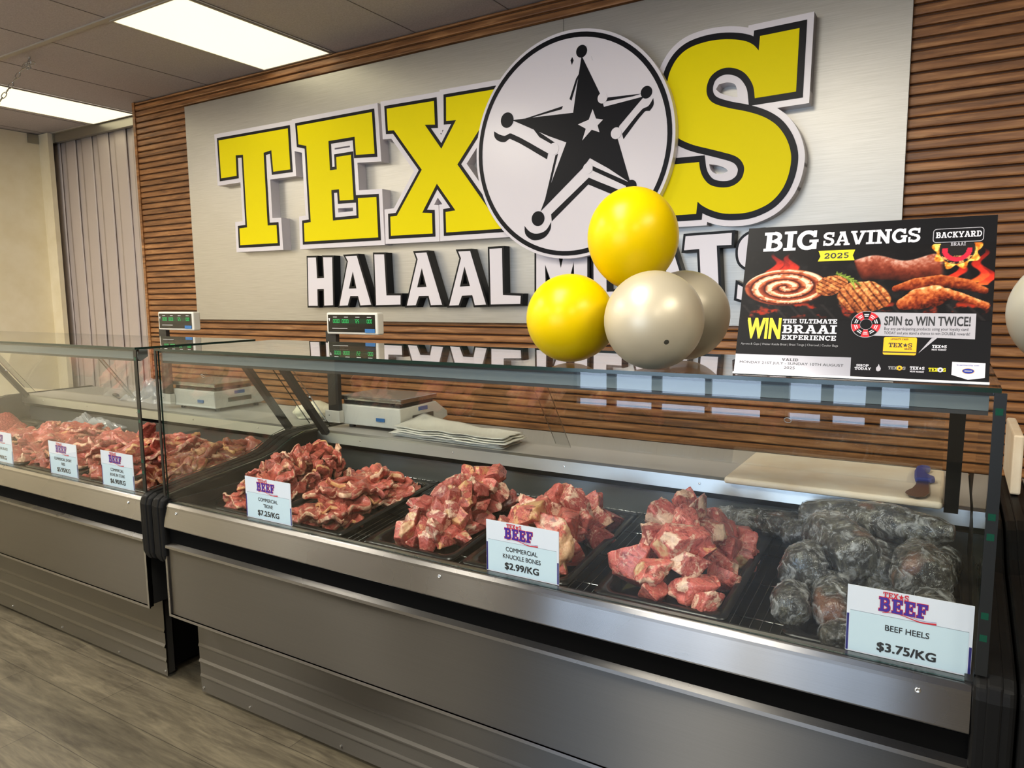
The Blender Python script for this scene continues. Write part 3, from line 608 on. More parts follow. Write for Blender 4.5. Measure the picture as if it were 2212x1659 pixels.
# strip curtain and its rail
r = empty('curtain_rail', (-6.1, 3.5, 2.76), 'galvanised steel rail under the ceiling carrying the strip curtain', 'rail')
b = MB(); b.box(-6.93, -5.26, 3.50, 3.505, 2.765, 2.839); b.box(-6.93, -5.26, 3.505, 3.54, 2.765, 2.769); b.box(-6.93, -5.26, 3.505, 3.54, 2.834, 2.839); b.build_at('channel', M['galv'], r)
b = MB(); b.box(-6.92, -6.76, 3.490, 3.499, 2.76, 2.838); b.box(-6.929, -6.92, 3.36, 3.449, 2.76, 2.838); b.build_at('bracket', M['galv'], r)
for q in ((-6.80, 2.80), (-6.86, 2.80)): b = MB(); b.lathe([(0, 0), (.009, 0), (.007, .004), (0, .005)], 8, M=Matrix.Translation((q[0], 3.489, q[1])) @ Matrix.Rotation(R(90), 4, 'X')); b.build_at('bolt_head', M['chrome'], r)
r = empty('strip_curtain', (-6.0, 3.55, .05), 'translucent grey plastic strip curtain hanging beside the timber slat wall', 'curtain')
random.seed(4)
x = -6.94; k = 0
while x < -5.30:
    wd = .165; b = MB(); n = 14; y = 3.545 + .012 * (k % 2); ph = random.uniform(0, 6)
    vs = []; fs = []
    for j in range(n + 1):
        zz = 2.79 - 2.72 * j / n
        for q in range(7):
            u = q / 6; vs.append((x + wd * u + .002 * math.sin(ph + j * .3), y + .006 * math.sin(PI * u) * (1 if k % 2 else -1) * .6 + .002 * math.sin(ph + j * .7), zz))
    for j in range(n):
        for q in range(6): fs.append((j * 7 + q, j * 7 + q + 1, j * 7 + q + 8, j * 7 + q + 7))
    b.add(vs, fs); o = b.build_at('strip', M['pvc'], r, smooth=True); so = o.modifiers.new('thickness', 'SOLIDIFY'); so.thickness = .003
    x += .125; k += 1

# chain hanging from the ceiling
r = empty('hanging_chain', (-4.785, 2.369, 2.84), 'small steel chain hooked to the ceiling grid at the upper left', 'chain')
p0 = Vector((-4.785, 2.369, 2.825)); p1 = Vector((-4.80, 2.06, 2.34)); d = (p1 - p0); n = 15
for k in range(n):
    c = p0 + d * (k + .3) / n; q = d.to_track_quat('Z', 'Y').to_matrix().to_4x4() @ Matrix.Rotation(R(90 * (k % 2) + 20), 4, 'Z')
    b = MB(); pts = [Matrix.Translation(c) @ q @ Vector((.0095 * math.cos(a), 0, .023 * math.sin(a))) for a in [2 * PI * j / 14 for j in range(14)]]
    b.tube(pts, .0026, 6, closed=True); b.build_at('link', M['chrome'], r, smooth=True)
for k in range(5):
    a = k * 1.3; c = p0 + Vector((.010 * math.cos(a), .010 * math.sin(a), -.006 - .012 * k))
    b = MB(); pts = [Matrix.Translation(c) @ Euler((a, k * .8, a * 2)).to_matrix().to_4x4() @ Vector((.010 * math.cos(t), 0, .022 * math.sin(t))) for t in [2 * PI * j / 14 for j in range(14)]]
    b.tube(pts, .0026, 6, closed=True); b.build_at('link', M['chrome'], r, smooth=True)

# ------------------------------------------------------------------ sign on the back wall
r = empty('sign_panel', (-2.41, WY, 1.25), 'large brushed silver sheet backing the whole shop sign', 'sign panel')
for nm, a, c in (('sheet', -4.632, -1.6875), ('sheet', -1.6865, -.197)):
    b = MB(); b.box(a, c, WY - .022, WY - .0005, 1.256, 2.722); b.build_at(nm, M['panel'], r, bevel=.0015, seg=1)
YF = 3.21; PF = WY - .023
r = empty('built_up_letters', (-3.2, YF, 1.70), 'row of three yellow slab letters outlined black on one white built-up backing', 'sign letters')
b = MB(); grown_wall_shape(b, [SIGN[k] for k in 'TEX'], .044, YF, PF - YF + .0005)
b.build_at('backing', M['sign_white'], r)
for k in 'TEX':
    b = MB(); grown_wall_shape(b, [SIGN[k]], .0175, YF - .0015, .0013); o = b.build_at('letter_outline', M['sign_black'], r)
    b = MB(); wall_shape(b, [SIGN[k]], YF - .003, .0013); b.build_at('letter_face', M['sign_yellow'], r)
r = empty('built_up_letter', (-.9, YF, 1.66), 'large yellow letter S outlined black on a white backing', 'sign letter')
b = MB(); grown_wall_shape(b, [SIGN['S'], SIGN['Sc1'], SIGN['Sc2']], .052, YF, PF - YF + .0005, [SIGN['Sh1'], SIGN['Sh2']]); b.build_at('backing', M['sign_white'], r)
b = MB(); grown_wall_shape(b, [SIGN['S']], .027, YF - .0015, .0013); b.build_at('letter_outline', M['sign_black'], r)
b = MB(); wall_shape(b, [SIGN['S']], YF - .003, .0013); b.build_at('letter_face', M['sign_yellow'], r)
# star roundel
RC = (-1.6055, 2.098); RR = .5225; YR = 3.165
circ = lambda rad, cx=RC[0], cz=RC[1], n=96: [(cx + rad * math.cos(2 * PI * i / n), cz + rad * math.sin(2 * PI * i / n)) for i in range(n)]
r = empty('star_roundel', (RC[0], YR, RC[1] - RR), 'round white disc with a black sheriff star overlapping the yellow letters', 'sign roundel')
b = MB(); wall_shape(b, [circ(RR)], YR, YF - .004 - YR); b.build_at('disc', M['sign_white'], r)
b = MB(); wall_shape(b, [circ(RR - .014), circ(RR - .036)], YR - .0015, .0013); b.build_at('ring', M['sign_black'], r)
b = MB(); wall_shape(b, [SIGN['star']['star']], YR - .0015, .0013)
for (c, rad) in SIGN['balls']: wall_shape(b, [circ(rad * .000995, c[0], c[1], 28)], YR - .0016, .0013)
b.build_at('star', M['sign_black'], r)
for k in 'abcdefghijkl': b = MB(); wall_shape(b, [SIGN['star'][k]], YR - .0014, .0012); b.build_at('shadow_line', M['sign_black'], r)
b = MB(); wall_shape(b, [SIGN['star']['wstar']], YR - .0023, .0007)
b.build_at('white_star', M['sign_white'], r)
for (c, rad) in SIGN['wballs']: b = MB(); wall_shape(b, [circ(rad * .000995, c[0], c[1], 28)], YR - .0023, .0007); b.build_at('white_dot', M['sign_white'], r)
lab = {'H': 'first letter H of HALAAL', 'A': 'letter A right after the H of HALAAL', 'L': 'first letter L of HALAAL, between two letters A', 'A2': 'letter A right after the first L of HALAAL', 'A3': 'letter A just before the last L of HALAAL', 'L2': 'last letter L of HALAAL', 'M': 'letter M of MEATS under the star roundel', 'E': 'letter E of MEATS, mostly behind the top yellow balloon', 'A4': 'letter A of MEATS beside the top yellow balloon', 'T': 'letter T of MEATS', 'S': 'letter S of MEATS, partly behind the poster'}
YH = 3.222
for k, lp in SIGN['H'].items():
    x0 = min(q[0] for q in lp); z0 = min(q[1] for q in lp)
    r = empty('raised_letter', (x0, YH, z0), 'white faced black edged ' + lab[k], 'sign letter', 'raised letters of HALAAL MEATS')
    holes = [SIGN['T_'][k]] if k in SIGN['T_'] else []
    b = MB(); wall_shape(b, [grow(lp, .0115)] + [grow(h, -.008) for h in holes], YH, PF - YH + .0005); b.build_at('return', M['letter_black'], r)
    b = MB(); wall_shape(b, [lp] + [grow(h, .006) for h in holes], YH - .002, .0018); b.build_at('face', M['sign_white'], r)

# ------------------------------------------------------------------ refrigerated display cases
LEN = 2.333
def rim(y): return .68 + .108 * (y - 1.553)          # height of the tray rims on the sloping deck
def rack_z(y): return rim(y) - .040
GM = [M['glass'], M['edge']]
def make_case(x0):
    r = empty('display_case', (x0, 1.44, 0), '', 'display case')
    X1 = x0 + LEN
    # base with kick plate
    b = MB(); b.box(x0 + .06, X1 - .06, 1.505, 2.56, .035, .60); b.build_at('base', M['black_matt'], r)
    b = MB(); yk = 1.497; pr = [(yk, .014)]
    for zz, dp in ((.072, .003), (.128, .0055), (.186, .003)): pr += [(yk, zz - .006), (yk - dp, zz - .002), (yk - dp, zz + .002), (yk, zz + .010)]
    pr += [(yk, .318), (yk + .006, .318), (yk + .006, .014)]
    b.prism_x(pr, x0 + .042, X1 - .042); kp = b.build_at('kick_plate', M['steel_kick'], r)
    for xx in (x0 + .05, X1 - .05): b = MB(); b.box(xx - .004, xx + .004, 1.5035, 1.53, .02, .31); b.build_at('kick_end_trim', M['dark_bar'], r)
    for xx in (x0 + .09, X1 - .09):
        for yy in (1.54, 2.48):
            b = MB(); b.lathe([(0, 0), (.022, 0), (.024, .006), (.012, .012), (.012, .036), (0, .036)], 14, M=Matrix.Translation((xx, yy, 0))); b.build_at('foot', M['black'], r, smooth=True)
    for xx in [x0 + .055, X1 - .055] + [x0 + .3 + .42 * i for i in range(5)]:
        b = MB(); b.lathe([(0, 0), (.0045, 0), (.0035, .003), (0, .0036)], 10, M=Matrix.Translation((xx, yk, .03)) @ Matrix.Rotation(R(90), 4, 'X')); b.build_at('screw', M['chrome'], kp)
    # body shell and front panel
    b = MB(); b.box(x0 + .002, X1 - .002, 1.44, 2.56, .325, .575); b.box(x0 + .002, X1 - .002, 2.18, 2.56, .575, .80); b.box(x0 + .002, x0 + .02, 1.44, 2.18, .575, .72); b.box(X1 - .02, X1 - .002, 1.44, 2.18, .575, .72)
    b.build_at('body', M['black'], r)
    b = MB(); b.prism_x([(1.438, .318), (1.427, .318), (1.427, .562), (1.438, .562)], x0, X1); fp = b.build_at('front_panel', M['steel'], r)
    b = MB(); t = .009
    b.box(x0 - .001, X1 + .001, 1.421, 1.4265, .314, .314 + t); b.box(x0 - .001, x0 + t, 1.421, 1.4265, .314 + t, .53); b.box(X1 - t, X1 + .001, 1.421, 1.4265, .314 + t, .53)
    b.prism_x([(1.418, .560), (1.418, .569), (1.438, .575), (1.438, .560)], x0 + .008, X1 - .008)
    b.build_at('panel_trim', M['steel_bright'], fp)
    b = MB(); b.box(x0 + .008, X1 - .008, 1.4375, 1.4395, .574, .645); b.build_at('recess', M['black_matt'], r)
    # steel bumper rail under the glass
    b = MB(); b.prism_x([(1.462, .716), (1.434, .715), (1.428, .705), (1.4275, .698), (1.424, .675), (1.418, .634), (1.424, .629), (1.445, .633), (1.462, .70)], x0 + .008, X1 - .008)
    bp = b.build_at('bumper_rail', M['steel_bright'], r, bevel=.0012, seg=1)
    for xx in (x0 + .07, x0 + 1.17, X1 - .09):
        b = MB(); b.lathe([(0, 0), (.0058, 0), (.0048, .0025), (.002, .0025), (.0018, .001), (0, .001)], 12, M=Matrix.Translation((xx, 1.4262, .687)) @ Matrix.Rotation(R(82), 4, 'X')); b.build_at('screw', M['chrome'], bp, smooth=True)
    # moulded end caps, low at the front and stepping up to the counter
    prof = [(1.424, .505), (1.416, .53), (1.415, .70), (1.422, .724), (1.445, .736), (1.60, .757), (1.80, .779), (1.86, .785), (1.92, .800), (1.97, .826), (2.01, .842), (2.06, .851), (2.55, .853), (2.57, .845), (2.57, .50), (1.46, .498)]
    for a, c in ((x0 - .056, x0 + .008), (X1 - .008, X1 + .056)):
        b = MB(); b.prism_x(prof, a, c); ec = b.build_at('end_cap', M['black_rough'], r, bevel=.010, seg=3)
        b = MB(); mid = (a + c) / 2
        pr2 = [(y - .0025 if y < 1.46 else y, z + (.003 if z > .7 else 0)) for y, z in prof]
        b.prism_x(pr2, mid - .012, mid + .012); b.build_at('moulding', M['black_rough'], ec, bevel=.004, seg=2)
    # tub: front wall, floor, rear wall
    b = MB(); b.prism_x([(1.462, .714), (1.475, .712), (1.50, .60), (2.15, .665), (2.15, .66), (1.49, .585), (1.462, .60)], x0 + .009, X1 - .009); b.build_at('deck', M['deck'], r)
    b = MB(); b.prism_x([(2.152, .655), (2.160, .655), (2.175, .79), (2.165, .79)], x0 + .009, X1 - .009); b.build_at('well_back', M['well'], r)
    b = MB(); b.box(x0 + .009, X1 - .009, 2.142, 2.55, .840, .852); b.build_at('counter', M['counter'], r)
    b = MB(); b.prism_x([(2.120, .806), (2.128, .846), (2.140, .852), (2.142, .852), (2.142, .842), (2.132, .806)], x0 + .009, X1 - .009); ct = b.build_at('counter_lip', M['alu'], r)
    for xx in [x0 + .25 + .46 * i for i in range(5)]:
        b = MB(); b.lathe([(0, 0), (.004, 0), (.003, .002), (0, .0024)], 10, M=Matrix.Translation((xx, 2.125, .829)) @ Matrix.Rotation(R(78), 4, 'X')); b.build_at('screw', M['chrome'], ct)
    b = MB(); b.box(x0 + .009, X1 - .009, 2.135, 2.165, .786, .806); b.build_at('counter_underside', M['black_matt'], r)
    # glass
    b = MB(); b.box(x0 + .0065, X1 - .0065, 1.440, 1.446, .7165, 1.231, mis=[1, 1, 0, 0, 1, 1]); b.build_at('front_glass', GM, r)
    b = MB(); b.box(x0 - .004, X1 + .004, 1.434, 1.935, 1.2315, 1.2395, mis=[0, 0, 1, 1, 1, 1]); b.build_at('top_glass', [M['top_glass'], M['edge']], r)
    b = MB(); b.box(x0 + .002, X1 - .002, 1.4465, 1.4525, 1.2245, 1.2312); b.build_at('glass_joint', M['black_trim'], r)
    sp = [(1.436, .740), (1.436, 1.231), (1.93, 1.231), (2.205, .857), (2.06, .857), (2.0, .842), (1.96, .826), (1.91, .802), (1.84, .787), (1.60, .762), (1.46, .742)]
    for a, c in ((x0 - .002, x0 + .006), (X1 - .006, X1 + .002)):
        b = MB(); n = len(sp); b.prism_x(sp, a, c, 1, True, 0); sg = b.build_at('side_glass', GM, r)
    for a, c in ((x0 - .0045, x0 + .006), (X1 - .006, X1 + .012)):
        b = MB(); b.box(a, c, 1.4335, 1.4375, .737, 1.2312); b.build_at('corner_strip', M['black_trim'], r)
    for zz in (.805, .845, .985, 1.02, 1.20): b = MB(); b.box(X1 - .003, X1 + .008, 1.4331, 1.4336, zz - .006, zz + .006); b.build_at('polish_mark', M['edge_green'], r)
    # light bar under the lid, rear struts and sliding doors
    b = MB(); b.prism_x([(1.4535, 1.229), (1.4535, 1.198), (1.462, 1.190), (1.49, 1.205), (1.49, 1.229)], x0 + .012, X1 - .012); lb = b.build_at('light_bar', M['bar'], r)
    b = MB(); b.box(x0 + .012, X1 - .012, 1.4525, 1.4535, 1.190, 1.197); b.build_at('bar_edge', M['dark_bar'], lb)
    dv = Vector((0, 2.165 - 1.865, .80 - 1.215)).normalized(); nv = Vector((0, dv.z, -dv.y))
    def slab(b, a, c, s0, s1, off, th, mi=0, mis=None):
        o = Vector((0, 1.865, 1.215)); q = []
        for s in (s0, s1):
            for t in (off, off + th): q.append(o + dv * s - nv * t)
        (p00, p01, p10, p11) = q
        b2 = MB(); b2.box(a, c, 0, 1, 0, 1, mi, mis)
        vs = []
        for v in b2.v:
            P = {(0, 0): p10, (1, 0): p11, (0, 1): p00, (1, 1): p01}[(round(v[1]), round(v[2]))]; vs.append((v[0], P.y, P.z))
        b.v, b.f, b.m = vs, b2.f, b2.m
    for xx in (x0 + .035, X1 - .067):
        b = MB(); slab(b, xx, xx + .032, -.01, .50, -.012, .022); st = b.build_at('strut', M['dark_bar'], r)
        if xx > x0 + 1: continue
        b = MB(); o = Vector((xx + .055, 1.865, 1.215)) + dv * .26
        b.lathe([(0, 0), (.009, 0), (.009, .004), (.005, .006), (0, .006)], 14, M=Matrix.Translation(o) @ (-nv).to_track_quat('Z', 'Y').to_matrix().to_4x4()); b.build_at('bolt', M['chrome'], st, smooth=True)
    for a, c, off in ((x0 + .075, x0 + 1.20, .014), (x0 + 1.14, X1 - .075, .024)):
        b = MB(); slab(b, a, c, .0, .402, off, .005, 0, [0, 0, 1, 1, 1, 1]); b.m = [0, 0, 1, 1, 0, 0]
        # broad faces are front/back (-y/+y): glass; the rest edge
        b.m = [0, 0, 0, 0, 2, 2]; b.build_at('sliding_door', [M['door_glass'], M['edge'], M['chrome']], r)
    b = MB(); o = Vector((x0 + 1.9, 1.865, 1.215)) + dv * .2 - nv * .02
    b.tube([Matrix.Translation(o) @ (-nv).to_track_quat('Z', 'Y').to_matrix().to_4x4() @ Vector((.009 * math.cos(2 * PI * i / 20), .009 * math.sin(2 * PI * i / 20), 0)) for i in range(20)], .001, 6, closed=True)
    b.build_at('finger_pull', M['print_white'], r)
    return r
CASE = make_case(-2.264)
CASE['label'] = 'long steel and glass meat display case nearest the viewer, holding five trays of bones'
c = copy_tree(CASE); c.location.x = -4.713; c['label'] = 'second steel and glass meat display case at left, filled with steaks'
c = copy_tree(CASE); c.location.x = .185; c['label'] = 'black ended display case cut off at the right edge beside the white balloon'

# wire racks on the sloping deck
def make_rack(x0, x1):
    r = empty('wire_rack', ((x0 + x1) / 2, 1.82, rack_z(1.82)), '', 'wire rack', 'wire racks on the case decks')
    b = MB(); x = x0 + .004; y0, y1 = 1.505, 2.148
    while x < x1:
        b.tube([(x, y0, rack_z(y0)), (x, y1, rack_z(y1)), ], .0014, 5); x += .0225
    b.build_at('wires', M['wire'], r, smooth=True)
    b = MB()
    for y in (y0, 1.66, 1.83, 2.0, y1): b.tube([(x0, y, rack_z(y) - .0035), (x1, y, rack_z(y) - .0035)], .0024, 6)
    b.build_at('cross_bars', M['chrome'], r, smooth=True)
    return r
rack = make_rack(-2.240, -1.670)
names = ['under the leftmost two trays', 'under the diced bone tray', 'under the knuckle bone tray', 'under the wrapped beef heels']
rack['label'] = 'dark wire rack on the deck of the nearest case, ' + names[0]
for i in (1, 2, 3):
    c = copy_tree(rack); c.location.x += .5725 * i; c['label'] = 'dark wire rack on the deck of the nearest case, ' + names[i]
for i, nm in enumerate(('at its far left end', 'under the short ribs tray', 'behind the middle card', 'at its right end')):
    c = copy_tree(rack); c.location.x += -2.449 + .5725 * i; c['label'] = 'dark wire rack in the left display case, ' + nm

# black trays
SL_A = math.atan(.108)
def make_tray(wd=.325, ln=.50, dp=.034):
    r = empty('meat_tray', (0, 0, 0), '', 'tray')
    hw, hl = wd / 2, ln / 2
    def ring(a, c, z, rad, n=6):
        out = []
        for cx, cy, a0 in ((a - rad, c - rad, 0), (-a + rad, c - rad, 90), (-a + rad, -c + rad, 180), (a - rad, -c + rad, 270)):
            for k in range(n + 1): t = R(a0 + 90 * k / n); out.append((cx + rad * math.cos(t), cy + rad * math.sin(t), z))
        return out
    loops = [ring(hw - .004, hl - .004, dp - .006, .02), ring(hw, hl, dp - .003, .02), ring(hw, hl, dp, .02), ring(hw - .024, hl - .024, dp, .03), ring(hw - .028, hl - .028, dp - .004, .032), ring(hw - .036, hl - .036, .004, .03), ring(hw - .040, hl - .040, .0015, .028)]
    b = MB(); n = len(loops[0]); vs = [v for l in loops for v in l]; fs = []
    for i in range(len(loops) - 1):
        for k in range(n): fs.append((i * n + k, i * n + (k + 1) % n, (i + 1) * n + (k + 1) % n, (i + 1) * n + k))
    fs.append(tuple((len(loops) - 1) * n + k for k in range(n)))
    b.add(vs, fs); b.build('tray_body', M['tray'], r, smooth=True)
    b = MB(); o2 = [ring(hw - .030, hl - .030, dp - .008, .03), ring(hw - .038, hl - .038, 0, .03)]
    vs = [v for l in o2 for v in l]; fs = [(k, (k + 1) % n, n + (k + 1) % n, n + k) for k in range(n)] + [tuple(n + k for k in reversed(range(n)))]
    b.add(vs, fs); b.build('tray_underside', M['tray'], r, smooth=True)
    return r
tray0 = None
def place_tray(xc, label, yc=1.80, yaw=0):
    global tray0
    if tray0 is None: o = tray0 = make_tray()
    else: o = copy_tree(tray0)
    o.location = (xc, yc, rim(yc) - .034 + .0005); o.rotation_euler = Euler((SL_A, 0, yaw)); o['label'] = label; o['group'] = 'black meat trays'
    return o

# ------------------------------------------------------------------ meat
def finish_meat(bm, name, m):
    for e in bm.edges:
        if len(e.link_faces) == 2 and e.calc_face_angle(0) > R(34): e.smooth = False
    me = bpy.data.meshes.new(name); bm.to_mesh(me); bm.free(); me.materials.append(m); me.polygons.foreach_set('use_smooth', [True] * len(me.polygons)); return me
def meat_mesh(name, seed, sx, sy, sz, power, noise_amp, cuts, fatty, m, bone=0, sub=4):
    rnd = random.Random(seed); bm = bmesh.new(); bmesh.ops.create_icosphere(bm, subdivisions=sub, radius=1)
    fl = bm.verts.layers.float.new('fat'); bl = bm.verts.layers.float.new('bone'); off = Vector((seed * 3.7, seed * 1.3, seed * 2.1))
    planes = []
    while len(planes) < cuts:
        n = Vector((rnd.uniform(-1, 1), rnd.uniform(-1, 1), rnd.uniform(-1, 1))).normalized()
        if all(n.dot(q) < .55 for q, _ in planes): planes.append((n, rnd.uniform(.48, .70)))
    for v in bm.verts:
        d = v.co.normalized()
        p = Vector([math.copysign(abs(c) ** power, c) for c in d])
        nn = noise.noise(d * 1.3 + off) * 1.3 + noise.noise(d * 3.1 + off) * .6 + noise.noise(d * 7 + off) * .25
        p = p * (1 + noise_amp * nn); cut = 0
        for n, h in planes:
            e = p.dot(n) - h
            if e > 0: p = p - n * e * .97; cut = max(cut, min(1, e * 6))
        p = p + d * .035 * noise.noise(d * 9 + off)
        v[fl] = fatty * (1 - cut) * (.6 + .8 * noise.noise(d * 2.2 + off * 2))
        if bone and planes:
            n, h = planes[0]; q = p - n * p.dot(n)
            if p.dot(n) > h - .05 and q.length < bone: v[bl] = 1.0 if q.length > bone * .35 else .35
        v.co = Vector((p.x * sx, p.y * sy, p.z * sz))
    return finish_meat(bm, name, m)
def steak_mesh(name, seed, sx, sy, th, m, fatty=.8):
    rnd = random.Random(seed); bm = bmesh.new(); bmesh.ops.create_icosphere(bm, subdivisions=4, radius=1)
    fl = bm.verts.layers.float.new('fat'); bl = bm.verts.layers.float.new('bone'); off = Vector((seed * 2.7, seed * 1.9, seed * .7)); bc = Vector((rnd.uniform(-.5, .5), rnd.uniform(-.4, .4)))
    for v in bm.verts:
        d = v.co.normalized(); a = math.atan2(d.y, d.x); rr = math.hypot(d.x, d.y)
        lob = 1 + .20 * noise.noise(Vector((math.cos(a) * 1.2, math.sin(a) * 1.2, seed))) * 2 + .10 * noise.noise(Vector((math.cos(a) * 3, math.sin(a) * 3, seed + 5)))
        x = d.x / max(rr, 1e-5) * rr ** .5 * lob; y = d.y / max(rr, 1e-5) * rr ** .5 * lob
        z = math.copysign(abs(d.z) ** .35, d.z)
        zz = z * th + .35 * sx * noise.noise(Vector((x * 1.1, y * 1.1, 0)) + off) + .12 * sx * noise.noise(Vector((x * 3, y * 3, 1)) + off)
        v[fl] = fatty * (1.3 if rr > .93 else 0) * (.4 + noise.noise(d * 2.5 + off) + .5)
        if (Vector((x, y)) - bc).length < .17 and seed % 2: v[bl] = .9
        v.co = Vector((x * sx, y * sy, zz))
    return finish_meat(bm, name, m)
SMALL = [meat_mesh('meat_chunk', 10 + i, .036, .024, .016, .8, .36, 5, .8, M['meat'], 0, 4) for i in range(6)] + [steak_mesh('meat_chunk', 20 + i, .040, .026, .006, M['meat'], .9) for i in range(5)]
DICE = [meat_mesh('meat_chunk', 30 + i, .040, .034, .029, .75, .26, 6, .9, M['meat_pink'], .34 if i % 2 else 0, 4) for i in range(10)]
KNUC = [meat_mesh('knuckle_bone', 50 + i, .062, .048, .042, .8, .36, 6, 1.0, M['meat_pink'], .40 if i % 2 else 0, 4) for i in range(10)]
STK = [steak_mesh('steak', 70 + i, .072, .040, .009, M['meat_steak']) for i in range(8)]
CHOP = [steak_mesh('steak', 90 + i, .066, .046, .010, M['meat_steak'], .6) for i in range(8)]
BRN = [steak_mesh('steak', 110 + i, .062, .046, .011, M['meat_brown'], .7) for i in range(7)]

def pile(name, meshes, n, xc, half_w, y0, y1, H, rad, hh, flat, seed, label, cat, group, top=None, base=.012, ymid=None, pw=(3, 4)):
    """drop pieces one by one on what already lies in the tray, up to a heap of height H"""
    rnd = random.Random(seed); done = []; tries = 0; yc, hl = (y0 + y1) / 2, (y1 - y0) / 2
    while len(done) < n and tries < n * 60:
        tries += 1
        u = rnd.uniform(-1, 1); v = rnd.uniform(-1, 1)
        if len(done) > n * .45: u *= .8; v *= .9
        x, y = xc + u * half_w, yc + v * hl; s = rnd.uniform(.82, 1.18); r_, h_ = rad * s, hh * s
        zf = rim(y) - .034 + base + h_ * .95; z = zf
        for (X, Y, Z, r2, h2) in done:
            d = math.hypot(x - X, y - Y) / ((r_ + r2) * .86)
            if d < 1: z = max(z, Z + (h_ + h2) * .95 * math.sqrt(1 - d * d))
        vm = v if ymid is None else (v - ymid) / (1 + abs(ymid))
        cap = zf + H * (1 - abs(u) ** pw[0]) * (1 - abs(vm) ** pw[1]) + .004
        if z > cap: continue
        done.append((x, y, z, r_, h_))
        o = bpy.data.objects.new(name, meshes[rnd.randrange(len(meshes))]); C.objects.link(o); o.location = (x, y, z); o.scale = (s, s, s)
        if flat: o.rotation_euler = (rnd.gauss(.11, flat), rnd.gauss(0, flat), rnd.uniform(0, 6.28))
        else: o.rotation_euler = (rnd.uniform(0, 6.28), rnd.uniform(0, 6.28), rnd.uniform(0, 6.28))
        tag(o, label, cat, group)
    return done

# trays and heaps of the nearest case
place_tray(-2.076, 'black tray under the heaped beef behind the commercial tbone card')
place_tray(-1.725, 'black tray of long flat steaks, second from the left in the nearest case')
place_tray(-1.308, 'black tray of diced beef and bone pieces to the left of the knuckle bones card')
place_tray(-.955, 'black tray of knuckle bones partly behind the knuckle bones card')
place_tray(-.560, 'black tray of large meaty bones beside the wrapped heels')
place_tray(-.118, 'black tray under the wrapped beef heels at the right end')
pile('meat_chunk', SMALL, 150, -2.076, .112, 1.58, 2.02, .115, .028, .014, 0, 1, 'small raw beef piece in the heap behind the commercial tbone card', 'meat', 'beef pieces in the leftmost tray', ymid=.35)
pile('steak', STK, 95, -1.725, .095, 1.595, 2.0, .075, .032, .008, .18, 2, 'long flat raw steak in the second tray of the nearest case', 'meat', 'steaks in the second tray')
pile('meat_chunk', DICE, 110, -1.308, .106, 1.58, 1.99, .100, .027, .019, 0, 3, 'diced raw beef chunk with bone, in the tray left of the knuckle bones card', 'meat', 'diced beef in the third tray', ymid=.3)
pile('knuckle_bone', KNUC, 70, -.952, .110, 1.58, 1.98, .100, .036, .028, 0, 4, 'large raw knuckle bone piece in the tray behind the knuckle bones card', 'meat', 'knuckle bones in the fourth tray')
pile('knuckle_bone', KNUC, 70, -.560, .110, 1.59, 1.97, .125, .038, .028, 0, 5, 'large raw meaty bone in the tray beside the wrapped heels', 'meat', 'bones in the fifth tray')
# left case
place_tray(-2.585, 'black tray of bone in steak at the right end of the left case')
place_tray(-2.945, 'black tray of steaks behind the bone in steak card and the short ribs card')
place_tray(-3.305, 'black tray of short ribs behind the left card')
place_tray(-3.665, 'black tray of steaks at the far left, right of the rear dark tray edge')
place_tray(-4.045, 'black tray of fat streaked trimmings beside the mince')
pile('steak', BRN, 60, -2.585, .11, 1.59, 2.03, .075, .038, .011, .4, 11, 'brownish raw bone in steak at the right end of the left case', 'meat', 'bone in steaks in the left case', ymid=.2)
pile('steak', CHOP, 64, -2.945, .135, 1.59, 2.02, .075, .038, .010, .33, 12, 'red raw steak heaped behind the bone in steak card', 'meat', 'steaks behind the bone in steak card')
pile('steak', CHOP, 64, -3.305, .135, 1.59, 2.02, .070, .038, .010, .3, 13, 'red raw short rib slice heaped behind the short ribs card', 'meat', 'short ribs in the left case')
pile('steak', CHOP, 58, -3.665, .13, 1.59, 2.02, .065, .038, .010, .3, 14, 'red raw blade steak heaped at the far left beside the rear tray edge', 'meat', 'blade steaks in the left case')
pile('steak', STK, 22, -4.045, .11, 1.62, 2.03, .04, .050, .010, .18, 15, 'fat streaked raw trimming in the tray beside the mince', 'meat', 'trimmings beside the mince')
b = MB(); n = 46; rr = random.Random(3); vs = []; fs = []
for j in range(n + 1):
    for i in range(n + 1):
        u, v = -1 + 2 * i / n, -1 + 2 * j / n; x = -4.42 + .110 * u; y = 1.80 + .19 * v
        h = .125 * max(0, (1 - u ** 4)) * max(0, (1 - abs(v) ** 4)) * (.8 + .3 * noise.noise(Vector((u * 2, v * 2, 0)))) + .006 * noise.noise(Vector((u * 16, v * 22, 3)))
        vs.append((x, y, rim(y) - .030 + max(0, h)))
for j in range(n):
    for i in range(n): fs.append((j * (n + 1) + i, j * (n + 1) + i + 1, (j + 1) * (n + 1) + i + 1, (j + 1) * (n + 1) + i))
b.add(vs, fs); o = thing_mesh(b, 'minced_beef', M['mince'], (-4.42, 1.82, rim(1.82) - .028), 'mound of red minced beef at the far left of the left case', 'mince', smooth=True, ); o['kind'] = 'stuff'
place_tray(-4.42, 'black tray under the mince at the far left')

